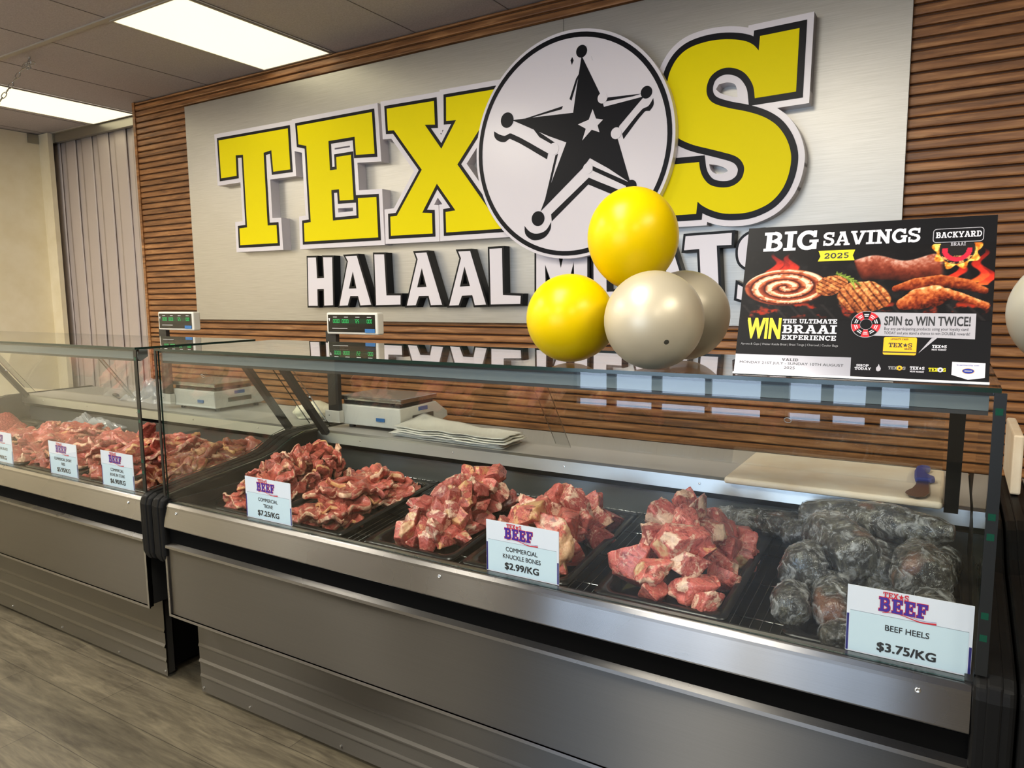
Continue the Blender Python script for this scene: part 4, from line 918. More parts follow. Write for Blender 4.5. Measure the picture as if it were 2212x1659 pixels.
# wrapped beef heels
def heel(path, rads, label, seed):
    """one cling-wrapped joint: closed tapering body along path, with a film shell"""
    P = [Vector(p) for p in path]; L = P[0].copy(); root = empty('wrapped_beef_heel', L, label, 'wrapped beef heel', 'cling wrapped beef heels')
    n = 40; m = 44
    def pt(t):
        t = t * (len(P) - 1); i = min(int(t), len(P) - 2); f = t - i
        f2 = f * f * (3 - 2 * f); return P[i].lerp(P[i + 1], f), rads[i] + (rads[i + 1] - rads[i]) * f2
    def shell(extra, amp, fr, sd):
        vs = []; fs = []; ax = (P[-1] - P[0]).normalized(); u = ax.orthogonal().normalized(); q = ax.cross(u); lenr = (P[-1] - P[0]).length
        for i in range(n + 1):
            t = i / n; c, rd = pt(t); e0 = min(1, t * lenr / (rads[0] * .55)); e1 = min(1, (1 - t) * lenr / (rads[-1] * .55))
            k = math.sqrt(max(0, 1 - (1 - e0) ** 2.6)) * math.sqrt(max(0, 1 - (1 - e1) ** 2.6))
            for j in range(m):
                a = 2 * PI * j / m; dirv = u * math.cos(a) + q * math.sin(a)
                w_ = noise.noise(dirv * 1.6 + ax * t * 3 + Vector((sd, 0, 0))) * .16 + noise.noise(dirv * fr + ax * t * fr * 2 + Vector((0, sd, 0))) * amp + .05 * noise.noise(dirv * 9 + ax * t * 14 + Vector((sd, sd, 0)))
                vs.append(c + dirv * (rd * k * (1 + w_) + extra * (k > 0)) - L)
        for i in range(n):
            for j in range(m): fs.append((i * m + j, i * m + (j + 1) % m, (i + 1) * m + (j + 1) % m, (i + 1) * m + j))
        return vs, fs
    b = MB(); b.add(*shell(0, .06, 4, seed)); b.build('joint', M['heel'], root, smooth=True)
    b = MB(); b.add(*shell(.0035, .10, 7, seed)); b.build('cling_film', M['wrap_film'], root, smooth=True)
    return root
HEELS = [
 ([(-.335, 2.045, .792), (-.22, 2.03, .805), (-.10, 2.0, .815), (-.02, 1.975, .822), (.030, 1.96, .826)], [.036, .044, .048, .032, .016], 'long cling wrapped beef heel lying across the top at the back right'),
 ([(-.60, 2.105, .740), (-.52, 2.10, .745), (-.43, 2.085, .745), (-.33, 2.065, .758)], [.022, .028, .034, .036], 'long pale cling wrapped beef heel behind the large bones tray'),
 ([(-.275, 1.955, .790), (-.235, 1.90, .800), (-.190, 1.82, .797), (-.145, 1.75, .788)], [.044, .054, .056, .052], 'cling wrapped beef heel on top of the pile, pointing at the viewer'),
 ([(-.262, 1.715, .748), (-.268, 1.78, .748), (-.272, 1.88, .742)], [.053, .054, .046], 'round ended cling wrapped beef heel at the left middle of the pile'),
 ([(-.270, 1.585, .712), (-.278, 1.64, .710), (-.285, 1.70, .708)], [.036, .039, .034], 'small cling wrapped beef heel at the front left of the pile'),
 ([(-.180, 1.595, .708), (-.192, 1.66, .718), (-.207, 1.76, .722)], [.032, .044, .042], 'cling wrapped beef heel just left of the beef heels card'),
 ([(-.125, 1.77, .748), (-.128, 1.84, .748), (-.130, 1.93, .752)], [.050, .052, .044], 'dark cling wrapped beef heel under the one pointing at the viewer'),
 ([(-.026, 1.70, .785), (-.034, 1.77, .780), (-.044, 1.90, .768)], [.050, .060, .050], 'largest cling wrapped beef heel end, right, above the beef heels card'),
 ([(-.200, 1.545, .683), (-.165, 1.57, .686), (-.130, 1.60, .690)], [.026, .032, .030], 'dark low cling wrapped beef heel at the very front of the pile'),
 ([(.0, 1.62, .738), (-.002, 1.68, .738), (-.008, 1.74, .738)], [.034, .040, .038], 'cling wrapped beef heel at the right wall of the case behind the card'),
 ([(-.075, 1.61, .710), (-.080, 1.67, .712), (-.085, 1.74, .715)], [.040, .044, .040], 'cling wrapped beef heel hidden behind the middle of the beef heels card'),
 ([(.0, 1.90, .752), (.006, 1.95, .752), (.01, 2.01, .75)], [.032, .036, .032], 'small dark cling wrapped beef heel tucked under the long one at right'),
 ([(-.365, 2.0, .752), (-.33, 1.99, .760), (-.29, 1.975, .765)], [.026, .033, .030], 'short reddish cling wrapped beef heel between the two long ones'),
 ([(-.16, 2.01, .735), (-.10, 2.0, .735), (-.04, 1.99, .735)], [.036, .040, .036], 'cling wrapped beef heel buried under the long top one'),
]
for i, (p, rd, lb) in enumerate(HEELS): heel([(x, y, z + .004) for x, y, z in p], rd, lb, 3.3 + i * 1.7)

# ------------------------------------------------------------------ price cards
def card(x0, lines, price, label, wd=.205, group='price cards'):
    y = 1.4665; z0, z1 = .7148, .8465
    r = empty('price_card', (x0 + wd / 2, y, z0), label, 'price card', group)
    b = MB(); b.box(x0, x0 + wd, y, y + .0018, z0, z1); b.build_at('card_sheet', M['card'], r)
    b = MB(); b.box(x0 + .006, x0 + wd - .006, y - .0004, y - .0001, z0 + .003, z0 + .082); b.build_at('text_field', M['card_blue'], r)
    b = MB(); b.box(x0 + .006, x0 + wd - .006, y - .0005, y - .0001, z0 + .082, z0 + .0828); b.build_at('field_border', M['card_line'], r)
    b = MB(); b.box(x0 + .0005, x0 + .0045, y - .0004, y - .0001, z0 + .002, z0 + .075); b.build_at('navy_edge', M['navy'], r)
    b = MB(); b.box(x0 + wd - .0045, x0 + wd - .0005, y - .0004, y - .0001, z0 + .002, z0 + .055); b.build_at('navy_edge', M['navy'], r)
    xf = lambda l: (lambda u, v: (x0 + u, y - .0006 - l * .0003, z0 + v))
    cx = wd / 2 - .008
    b = MB(); put2d(b, slab_mesh('TEX*S', .05), cx - .034, cx + .008, .1185, .1300, xf(3)); b.build_at('logo_lettering', M['ink_red'], r)
    beef = slab_mesh('BEEF', .11); b = MB(); put2d(b, spread2d(beef, .04), cx - .0410, cx + .0400, .0899, .1201, xf(0))
    pts = [(cx - .034 + .088 * t, .0885 + .003 * math.sin(t * 7) - .012 * max(0, t - .55)) for t in [k / 16 for k in range(17)]]
    b.build_at('logo_outline', M['ink_red'], r)
    b = MB()
    for k in range(16):
        t, t1 = .0006 + .0018 * max(0, k / 16 - .4), .0006 + .0018 * max(0, (k + 1) / 16 - .4); a, c = pts[k], pts[k + 1]
        b.add([xf(1)(a[0], a[1] - t), xf(1)(c[0], c[1] - t1), xf(1)(c[0], c[1] + t1), xf(1)(a[0], a[1] + t)], [(0, 1, 2, 3)])
    b.build_at('logo_swoosh', M['ink_red'], r)
    b = MB(); put2d(b, beef, cx - .040, cx + .039, .0910, .1190, xf(2)); b.build_at('logo_word', M['ink_purple'], r)
    b = MB()
    for k in range(16):
        a, c = pts[k], pts[k + 1]; q = .0030
        b.add([xf(1)(a[0], a[1] + q), xf(1)(c[0], c[1] + q), xf(1)(c[0], c[1] + q + .0006), xf(1)(a[0], a[1] + q + .0006)], [(0, 1, 2, 3)])
    b.build_at('logo_thin_swoosh', M['ink_purple'], r)
    b = MB(); zt = .059 if len(lines) > 1 else .0545
    for i, (t, wl) in enumerate(lines): put2d(b, font_mesh(t, .012), wd / 2 - wl / 2, wd / 2 + wl / 2, zt - .0185 * i, zt - .0185 * i + .0115, xf(1))
    b.build_at('name_lettering', M['ink'], r)
    b = MB(); pw = .097; pz = .0105 if len(lines) > 1 else .0100; put2d(b, font_mesh(price, .028), wd / 2 - pw / 2, wd / 2 + pw / 2, pz, pz + .0200, xf(1)); b.build_at('price_lettering', M['ink'], r)
    b = MB(); b.prism_x([(y + .0018, z0), (y + .0018, z0 + .05), (y + .0030, z0 + .05), (y + .0045, z0)], x0 + .02, x0 + wd - .02); b.build_at('stay', M['acrylic'], r)
card(-1.885, [('COMMERCIAL', .088), ('TBONE', .043)], '$7.25/KG', 'price card reading commercial tbone, before the leftmost heap')
card(-.975, [('COMMERCIAL', .090), ('KNUCKLE BONES', .107)], '$2.99/KG', 'price card reading commercial knuckle bones')
card(-.147, [('BEEF HEELS', .072)], '$3.75/KG', 'price card reading beef heels, largest and nearest at the right')
card(-3.070, [('COMMERCIAL SHORT', .128), ('RIBS', .026)], '$5.95/KG', 'price card reading commercial short ribs')
card(-2.698, [('COMMERCIAL', .084), ('BONE IN STEAK', .094)], '$6.90/KG', 'price card reading commercial bone in steak')
card(-3.575, [('COMMERCIAL BLADE', .128)], '$7.99/KG', 'price card cut off by the left edge of the photo')

# ------------------------------------------------------------------ things on the rear counter
def make_scale():
    r = empty('weighing_scale', (-2.05, 2.36, .8525), '', 'weighing scale', 'white shop scales')
    x0, x1 = -2.212, -1.885
    b = MB(); b.prism_x([(2.225, .868), (2.222, .952), (2.46, .956), (2.54, .905), (2.545, .880), (2.50, .868)], x0, x1); b.build_at('housing', M['white_pl'], r, bevel=.004)
    b = MB(); b.box(x0 + .01, x1 - .01, 2.235, 2.45, .954, .972); b.build_at('load_plate', M['dark_bar'], r)
    b = MB(); b.box(x0 - .004, x1 + .004, 2.225, 2.462, .984, .990); b.box(x0 - .004, x1 + .004, 2.225, 2.228, .972, .984); b.box(x0 - .004, x0 - .001, 2.228, 2.462, .972, .984); b.box(x1 + .001, x1 + .004, 2.228, 2.462, .972, .984); b.build_at('platter', M['chrome'], r, bevel=.0015, seg=1)
    for xx in (x0 + .03, x1 - .03):
        for yy in (2.26, 2.49): b = MB(); b.lathe([(0, 0), (.014, 0), (.014, .017), (0, .017)], 12, M=Matrix.Translation((xx, yy, .8525))); b.build_at('foot', M['black'], r)
    b = MB(); b.box(x0 + .20, x0 + .245, 2.2195, 2.2225, .893, .907); b.build_at('sticker', M['sticker'], r)
    b = MB(); b.box(x1 - .0005, x1 + .0012, 2.34, 2.40, .930, .946); b.build_at('side_sticker', M['sticker'], r)
    b = MB(); b.box(x1 - .0005, x1 + .0012, 2.30, 2.44, .893, .915); b.build_at('data_plate', M['plate_grey'], r)
    b = MB(); b.box(-2.274, -2.192, 2.193, 2.222, .874, .926); br = b.build_at('pole_bracket', M['white_pl'], r, bevel=.003)
    b = MB(); b.lathe([(0, 0), (.003, 0), (0, .002)], 8, M=Matrix.Translation((-2.25, 2.193, .905)) @ Matrix.Rotation(R(90), 4, 'X')); b.build_at('screw', M['black'], br)
    b = MB(); b.box(-2.256, -2.198, 2.198, 2.218, .926, 1.262); b.build_at('pole', M['dark_bar'], r)
    a, c, zb, zt = -2.236, -1.955, 1.250, 1.340
    b = MB(); b.box(a, c, 2.185, 2.225, zb, zt); h = b.build_at('display_head', M['white_pl'], r, bevel=.007, seg=3)
    b = MB(); b.box(a + .012, c - .012, 2.1835, 2.1845, zb + .010, zt - .009); b.build_at('screen', M['screen'], h)
    b = MB(); b.box(a + .040, c - .026, 2.1825, 2.1832, zb + .045, zb + .064); b.build_at('digit_window', M['led_strip'], h)
    xf = lambda u, v: (u, 2.1818, v)
    b = MB()
    for tx, q0, q1 in (('0000', .042, .078), ('0.000', .092, .128), ('7.25', .163, .186), ('0.00', .228, .255)): put2d(b, seg_mesh(tx), a + q0, a + q1, zb + .047, zb + .062, xf)
    b.build_at('digits', M['led'], h)
    b = MB()
    for q in range(4): b.box(a + .042 + q * .062, a + .064 + q * .062, 2.1822, 2.1832, zb + .070, zb + .0725)
    b.box(a + .035, a + .12, 2.1822, 2.1832, zb + .024, zb + .0262); b.add([(a + .016, 2.1822, zb + .066), (a + .026, 2.1822, zb + .066), (a + .021, 2.1822, zb + .052)], [(0, 1, 2)]); b.build_at('printed_marks', M['print_white'], h)
    b = MB(); b.box(c - .065, c - .013, 2.1818, 2.1832, zb + .009, zb + .024); b.build_at('sticker', M['sticker'], h)
    return r
s = make_scale(); s['label'] = 'white pole display scale on the rear counter of the nearest case, beside the white bags'
s2 = copy_tree(s); s2.location.x -= 1.165; s2['label'] = 'white pole display scale further left, in front of the timber wall edge'

# stack of white bags
rnd = random.Random(8)
for k in range(6):
    n = 26; mm = 12; vs = []; fs = []; ox, oy = rnd.uniform(-.02, .02), rnd.uniform(-.012, .012); z = .854 + k * .0062
    for j in range(mm + 1):
        for i in range(n + 1):
            u, v = i / n, j / mm
            x = -1.872 + .52 * u + ox + .012 * noise.noise(Vector((v * 3, k, 0))) * (u > .9); y = 2.165 + .15 * v + .05 * (1 - u) * v + oy - .02 * u + .010 * noise.noise(Vector((u * 4, k * 2.2, 0)))
            zz = z + .010 * (.5 + .5 * noise.noise(Vector((u * 5, v * 1.5, .35)))) * (.4 + k * .2) + .020 * (1 - u) ** 3 * v * (k / 5) + .0015 * noise.noise(Vector((u * 14, v * 3, k)))
            vs.append((x, y, max(zz, .8535 + k * .0062)))
    for j in range(mm):
        for i in range(n): fs.append((j * (n + 1) + i, j * (n + 1) + i + 1, (j + 1) * (n + 1) + i + 1, (j + 1) * (n + 1) + i))
    b = MB(); b.add(vs, fs); o = thing_mesh(b, 'plastic_bag', M['bag_white'], (-1.64, 2.25, z), 'flat white plastic bag in the stack beside the right hand scale', 'bag', 'stack of flat white bags', smooth=True)
    so = o.modifiers.new('thickness', 'SOLIDIFY'); so.thickness = .0018; so.offset = 1

# crumpled cloth at the joint of the two cases
def blob(name, mat_, loc, sx, sy, sz, seed, label, cat, amp=.28, fr=2.2, sub=4, group=None):
    bm = bmesh.new(); bmesh.ops.create_icosphere(bm, subdivisions=sub, radius=1)
    for v in bm.verts:
        d = v.co.normalized(); o_ = Vector((seed, seed * .7, 0)); k = 1 + amp * (noise.noise(d * fr + o_) + .8 * abs(noise.noise(d * fr * 2 + o_)) + .25 * noise.noise(d * fr * 4 + o_))
        v.co = Vector((d.x * sx * k, d.y * sy * k, max(0, d.z * sz * k + sz * .55)))
    me = bpy.data.meshes.new(name); bm.to_mesh(me); bm.free(); me.materials.append(mat_); me.polygons.foreach_set('use_smooth', [True] * len(me.polygons))
    o = bpy.data.objects.new(name, me); C.objects.link(o); o.location = loc; return tag(o, label, cat, group)
blob('cloth', M['cloth'], (-2.50, 2.36, .855), .105, .085, .042, 5, 'crumpled cream cloth lying on the counter between the two scales', 'cloth')
# clear bags
def film_heap(loc, sx, sy, h, seed, label, name='clear_bag', cat='bag', group=None):
    n = 34; vs = []; fs = []
    for j in range(n + 1):
        for i in range(n + 1):
            u, v = -1 + 2 * i / n, -1 + 2 * j / n; e = max(0, 1 - max(abs(u), abs(v)) ** 2)
            f1 = abs(noise.noise(Vector((u * 1.6 + seed, v * 1.6, 0)))) * 1.5 + abs(noise.noise(Vector((u * 3.5, v * 3.5 + seed, 1)))) * .6
            vs.append((sx * u * (1 + .2 * noise.noise(Vector((v * 2, seed, 0)))), sy * v * (1 + .2 * noise.noise(Vector((u * 2, seed, 4)))), .003 + h * e * (.25 + f1)))
    for j in range(n):
        for i in range(n): fs.append((j * (n + 1) + i, j * (n + 1) + i + 1, (j + 1) * (n + 1) + i + 1, (j + 1) * (n + 1) + i))
    me = bpy.data.meshes.new(name); me.from_pydata(vs, [], fs); me.materials.append(M['bag_film'])
    o = bpy.data.objects.new(name, me); C.objects.link(o); o.location = loc; return tag(o, label, cat, group)
o = film_heap((-3.88, 2.09, .735), .22, .055, .055, 2.2, 'crumpled clear plastic bag behind the steaks in the left case'); o.rotation_euler = (.1, 0, -.05)
film_heap((-3.72, 2.34, .854), .17, .10, .09, 6.1, 'clear plastic bags heaped on the counter left of the far scale')
r = empty('knife', (-4.0, 2.30, .866), 'dark handled knife lying on the counter left of the clear bags', 'knife')
b = MB(); b.tube([(-4.10, 2.33, .862), (-4.06, 2.32, .864), (-4.01, 2.30, .864), (-3.99, 2.293, .863)], [.008, .011, .010, .007], 10); b.build_at('handle', M['black'], r, smooth=True)
b = MB(); b.add([(-3.99, 2.283, .860), (-3.99, 2.303, .860), (-3.85, 2.26, .860), (-3.88, 2.245, .860), (-3.99, 2.283, .862), (-3.99, 2.303, .862), (-3.85, 2.26, .862), (-3.88, 2.245, .862)], [(0, 1, 2, 3), (7, 6, 5, 4), (0, 3, 7, 4), (1, 5, 6, 2), (2, 6, 7, 3), (0, 4, 5, 1)]); b.build_at('blade', M['blade'], r)

# cutting board and knife
b = MB(); b.box(-.548, -.001, 2.072, 2.462, .8525, .8722)
o = thing_mesh(b, 'cutting_board', M['board'], (-.285, 2.35, .8525), 'large cream cutting board on the counter at the right end of the nearest case', 'cutting board', bevel=.008, seg=3)
r = empty('knife', (-.052, 2.25, .8725), 'curved knife with a blue handle on the cream cutting board', 'knife')
xfk = lambda u, v, w_: (-.052 + u * .78, 2.257 + v * 1.24, .8735 + w_)
def outline(b, pts, w0, w1): 
    n = len(pts); vs = [xfk(u, v, w0) for u, v in pts] + [xfk(u, v, w1) for u, v in pts]
    b.add(vs, [tuple(reversed(range(n))), tuple(range(n, 2 * n))] + [(i, (i + 1) % n, n + (i + 1) % n, n + i) for i in range(n)])
b = MB(); outline(b, [(-.022, -.005), (-.027, .03), (-.030, .08), (-.026, .125), (-.012, .142), (.012, .140), (.020, .128), (.018, .112), (.008, .10), (.008, .06), (.020, .045), (.036, .03), (.038, .012), (.028, .002), (.012, .0)], 0, .016); b.build_at('handle', M['blue'], r, bevel=.005, seg=2, smooth=False)
b = MB(); outline(b, [(-.018, .0), (-.018, -.035), (-.026, -.075), (-.040, -.10), (-.044, -.118), (-.034, -.140), (-.008, -.150), (.014, -.138), (.024, -.105), (.022, -.06), (.020, -.02), (.022, .0)], .004, .0062); b.build_at('blade', M['blade'], r)
# white board standing behind the glass of the right hand case
r = empty('cutting_board', (.172, 2.42, .854), 'white cutting board standing upright at the right edge, behind the right hand case', 'cutting board')
b = MB(); b.box(.150, .174, 2.30, 2.62, .859, 1.02); b.build_at('board', M['board'], r, bevel=.005)

# ------------------------------------------------------------------ balloons on the glass lid
def balloon(loc, rad, hgt, axis, m, label, spot=False):
    r = empty('balloon', loc, label, 'balloon', 'balloons on the display cases')
    Q = Vector(axis).normalized().to_track_quat('Z', 'Y').to_matrix().to_4x4(); k = 2 * hgt / 2
    prof = []
    for i in range(33):
        t = PI * i / 32; zz = -math.cos(t); rr = math.sin(t) * (1 - .10 * max(0, -zz) ** 2) ; prof.append((rad * rr, hgt * (zz if zz > 0 else zz * 1.05)))
    b = MB(); b.lathe(prof, 48, M=Q); b.build('skin', m, r, smooth=True)
    b = MB(); z0 = -hgt * 1.05; b.lathe([(0, z0 + .004), (.006, z0), (.0045, z0 - .004), (.010, z0 - .012), (.008, z0 - .013), (0, z0 - .008)], 16, M=Q); b.build('knot', m, r, smooth=True)
    if spot:
        b = MB(); b.lathe([(0, hgt + .0006), (.003, hgt + .0005), (.0055, hgt - .0002)], 16, M=Q); b.build('crown_spot', M['dark_spot'], r, smooth=True)
balloon((-.784, 1.556, 1.3455), .105, .105, (-.7, -.35, .25), M['balloon_yellow'], 'yellow balloon at the lower left of the balloon cluster')
balloon((-.557, 1.505, 1.3445), .107, .107, (.062, -.086, -.045), M['balloon_pearl'], 'pearl silver balloon in front with a small dark spot', True)
balloon((-.655, 1.625, 1.533), .106, .116, (.02, 0, 1), M['balloon_yellow'], 'yellow balloon on top of the balloon cluster')
balloon((-.562, 1.727, 1.3485), .108, .108, (.6, .5, .3), M['balloon_pearl'], 'pearl silver balloon behind, partly hidden by the front pearl one')
balloon((.205, 1.80, 1.357), .117, .117, (-.95, -.3, .1), M['balloon_white'], 'white balloon cut off by the right edge of the photo')

# ------------------------------------------------------------------ promotional poster leaning on the lid
PW, PH = .425, .305
def sm(a, b_, x): t = np.clip((x - a) / (b_ - a), 0, 1); return t * t * (3 - 2 * t)
def vnoise(x, y, seed):
    rs = np.random.RandomState(seed); g = rs.rand(64, 64); xi = np.floor(x).astype(int); yi = np.floor(y).astype(int); fx = x - xi; fy = y - yi
    fx = fx * fx * (3 - 2 * fx); fy = fy * fy * (3 - 2 * fy); q = lambda i, j: g[i % 64, j % 64]
    return (q(xi, yi) * (1 - fx) + q(xi + 1, yi) * fx) * (1 - fy) + (q(xi, yi + 1) * (1 - fx) + q(xi + 1, yi + 1) * fx) * fy
def fbm(x, y, seed, o=4):
    s = 0; a = .5
    for k in range(o): s = s + a * vnoise(x * 2 ** k, y * 2 ** k, seed + k); a *= .5
    return s
def paint_picture():
    """the printed food picture, one colour per small cell (u, v in metres)"""
    nx, ny = 300, 150; u0, u1, v0, v1 = 0.0, PW, .112, .255
    U, V = np.meshgrid(np.linspace(u0, u1, nx), np.linspace(v0, v1, ny)); img = np.zeros((ny, nx, 3)); img[:] = (15, 14, 16)
    def lay(mask, col): img[:] = img * (1 - mask[..., None]) + col * mask[..., None]
    def cmap(t, stops):
        t = np.clip(t, 0, 1); ps = [s[0] for s in stops]; return np.stack([np.interp(t, ps, [s[1][i] for s in stops]) for i in range(3)], -1)
    n1 = fbm(U * 60, V * 60, 1); n2 = fbm(U * 220, V * 220, 7); n3 = fbm(U * 30, V * 120, 17)
    # smoke, embers, grill bars
    lay(sm(.45, .7, n1) * .22 * sm(0, .02, U) * sm(PW, PW - .02, U) * sm(v0, v0 + .02, V) * sm(v1, v1 - .02, V), np.array([70, 66, 64]))
    e = sm(.52, .66, fbm(U * 45, V * 70, 23)) * (1 - sm(.140, .150, V)) * sm(v0, v0 + .012, V) * sm(0, .015, U) * sm(PW, PW - .015, U); lay(e * .8, np.array([190, 48, 24]))
    bars = (np.abs(((U + V * .9) * 34) % 1 - .5) < .10) & (V < .142); lay(bars * .28, np.array([70, 62, 60]))
    # flames
    for cx, wd, vb, vt in ((.060, .016, .205, .252), (.086, .016, .205, .250), (.073, .012, .205, .238), (.370, .014, .185, .232), (.405, .014, .188, .248), (.415, .010, .180, .215)):
        t = (V - vb) / (vt - vb); c = cx + .008 * np.sin(V * 160 + cx * 50); hw = wd * (1 - np.clip(t, 0, 1)) ** .8 * (.7 + .6 * n1)
        m_ = sm(1.05, .6, np.abs(U - c) / np.maximum(hw, 1e-4)) * (t > -.1) * sm(1, .7, t); lay(m_, cmap(t + n2 * .3, [(0, (240, 120, 50)), (.35, (226, 52, 34)), (.8, (130, 26, 22))]))
    # rack of ribs
    top = .232 + .006 * np.sin(U * 60) - .03 * np.clip((U - .33) / .03, 0, 1) ** 2; bot = .186 + .05 * np.clip((.225 - U) / .025, 0, 1) ** 2 - .004 * np.sin(U * 45)
    m_ = sm(.197, .204, U) * sm(.352, .342, U) * sm(-.001, .002, top - V) * sm(-.001, .002, V - bot)
    t = (V - bot) / (top - bot + 1e-6); lay(m_, cmap(.75 * t * (.6 + .8 * n2) + .35 * (n1 - .4), [(0, (34, 14, 12)), (.3, (104, 40, 26)), (.55, (150, 74, 54)), (.8, (206, 158, 140)), (1, (240, 220, 208))]))
    # coil of sausage
    cx, cy, ax, ay = .082, .1775, .076, .036
    X = (U - cx) / ax; Y = (V - cy) / ay; rr = np.sqrt(X * X + Y * Y); th = np.arctan2(Y, X); turn = rr * 2.9 - th / (2 * PI)
    fr = turn - np.floor(turn); prof_ = 1 - (2 * fr - 1) ** 2; m_ = sm(1.04, 1.0, rr)
    lit = prof_ ** .7 * (.55 + .45 * (fr > .45)) * (.75 + .5 * n2) + .16 * (Y > 0) * prof_
    char = sm(.55, .65, fbm(th * 3.0, rr * 6, 31)); lay(m_, cmap(lit * (1 - .35 * char), [(0, (28, 10, 8)), (.35, (120, 44, 26)), (.65, (196, 106, 66)), (.9, (236, 186, 148)), (1.1, (250, 226, 204))]))
    hl = sm(.80, .92, fr) * sm(.98, .9, fr) * m_ * sm(.5, .62, n2); lay(hl * .7, np.array([255, 240, 226]))
    # grilled steaks
    for cx, cy, ax, ay, a in ((.165, .180, .030, .020, .3), (.2225, .157, .047, .031, -.1)):
        X = ((U - cx) * math.cos(a) + (V - cy) * math.sin(a)) / ax; Y = (-(U - cx) * math.sin(a) + (V - cy) * math.cos(a)) / ay; rr = np.sqrt(X * X + Y * Y) + .22 * (n1 - .45)
        m_ = sm(1.0, .95, rr); gr = np.abs(((X * .8 + Y * .5) * 4) % 1 - .5) < .14
        lit = .35 + .9 * (n2 - .2) + .15 * Y; lay(m_, cmap(lit - .3 * gr, [(0, (30, 14, 10)), (.3, (96, 44, 24)), (.55, (170, 92, 48)), (.8, (226, 158, 92)), (1, (250, 210, 150))]))
    # chicken legs
    def leg(pts, rads, tone):
        best = np.full(U.shape, 9.0); tt = np.zeros(U.shape); sd = np.zeros(U.shape)
        for i in range(len(pts) - 1):
            a, c = np.array(pts[i]), np.array(pts[i + 1]); d_ = c - a; t = np.clip(((U - a[0]) * d_[0] + (V - a[1]) * d_[1]) / (d_ @ d_), 0, 1); r_ = rads[i] + (rads[i + 1] - rads[i]) * t
            px, py = a[0] + d_[0] * t, a[1] + d_[1] * t; D = np.hypot(U - px, V - py) / r_; up = (V - py) / r_
            k = D < best; best = np.where(k, D, best); sd = np.where(k, up, sd)
        m_ = sm(1.02, .94, best); lit = .45 + .35 * sd + .7 * (n2 - .45) + .25 * (n3 - .45); lay(m_, cmap(lit * tone, [(0, (30, 10, 8)), (.3, (112, 38, 20)), (.55, (176, 84, 40)), (.8, (226, 146, 84)), (1, (252, 214, 160))]))
    leg([(.275, .172), (.305, .180), (.345, .186), (.385, .178), (.412, .166)], [.006, .011, .011, .010, .006], .85)
    leg([(.290, .143), (.312, .152), (.338, .158), (.355, .160)], [.012, .020, .020, .012], 1.0)
    leg([(.345, .164), (.375, .156), (.400, .146), (.414, .139)], [.010, .008, .006, .007], 1.05)
    # rosemary
    for k in range(16):
        a = (.172 + .0022 * k, .203 - .001 * k); an = R(60 - 8 * k + (40 if k % 2 else -20)); c = (a[0] + .013 * math.cos(an), a[1] + .011 * math.sin(an) - .006)
        d_ = np.array([c[0] - a[0], c[1] - a[1]]); t = np.clip(((U - a[0]) * d_[0] + (V - a[1]) * d_[1]) / (d_ @ d_), 0, 1)
        D = np.hypot(U - a[0] - d_[0] * t, V - a[1] - d_[1] * t); lay(sm(.0013, .0006, D), np.array([132, 156, 60]) * (.7 + .5 * ((k * 7) % 5) / 5))
    # ring of fire round the badge
    rr = np.hypot(U - .3675, V - .2440); th = np.arctan2(V - .2440, U - .3675); ro = .034 + .004 * np.sin(th * 9) + .006 * (n1 - .5)
    m_ = sm(.027, .0285, rr) * sm(ro + .002, ro, rr); lay(m_, cmap(n2 * 1.2, [(.2, (170, 70, 24)), (.5, (232, 140, 44)), (.8, (252, 214, 110))]))
    m_ = sm(.0275, .0265, rr); lay(m_, np.array([34, 30, 30])); m_ = m_ * (V < .2315); lay(m_ * sm(.5, .6, n2), np.array([206, 150, 90]))
    bd = (np.abs(rr - .019) < .004) & (V < .246); lay(bd * 1.0, np.array([208, 40, 62]))
    b = MB(); dx, dy = (u1 - u0) / nx, (v1 - v0) / ny
    return img, nx, ny, u0, u1, v0, v1
m = mat('printed_picture', (.5, .5, .5), .4, 0, .15); M['picture'] = m
N, L, p = nodes(m); at = N.new('ShaderNodeAttribute'); at.attribute_name = 'ink'; L.new(at.outputs['Color'], p.inputs['Base Color'])
PRINT = dict(Coat_Weight=.0)
M['p_black'] = mat('poster_black', rgb(16, 16, 19), .4, 0, .15)
M['p_white'] = mat('poster_white', rgb(218, 216, 224), .3)
M['p_yellow'] = mat('poster_yellow', rgb(238, 220, 28), .3)
M['p_red'] = mat('poster_red', rgb(196, 32, 44), .3)
M['p_grey'] = mat('poster_grey', rgb(172, 170, 178), .3)
M['p_lgrey'] = mat('poster_small_print', rgb(150, 150, 154), .3)
M['p_orange'] = mat('poster_orange', rgb(246, 182, 32), .3)
M['p_blue'] = mat('poster_blue', rgb(32, 52, 150), .3)
M['p_silver'] = mat('poster_silver_band', rgb(176, 176, 186), .18, .35)
M['p_edge'] = mat('poster_board_edge', rgb(206, 206, 210), .4)
TL_ = math.atan2(.095, .29)
PO = empty('promotional_poster', (-.370, 1.452, 1.2420), 'black big savings poster with grilled meat standing on the glass lid at right', 'poster', None, (-TL_, 0, 0))
LY = .00022
def px(l): return lambda u, v: (u, -.0002 - LY * l, v)
def pflat(name, polys, m_, l):
    b = MB()
    for q in polys: b.add([px(l)(*a) for a in q], [tuple(range(len(q)))])
    return b.build(name, m_, PO)
def ptext(name, items, m_, l):
    b = MB()
    for vf, a, c, d_, e in items: put2d(b, vf, a, c, d_, e, px(l))
    return b.build(name, m_, PO)
b = MB(); b.box(0, PW, 0, .006, 0, PH, mis=[1, 1, 0, 1, 1, 1]); b.build('board', [M['p_black'], M['p_edge']], PO)
b = MB(); b.box(-.001, PW + .001, -.004, -.0002, -.0002, .004); b.build('foot_strip', M['p_edge'], PO)
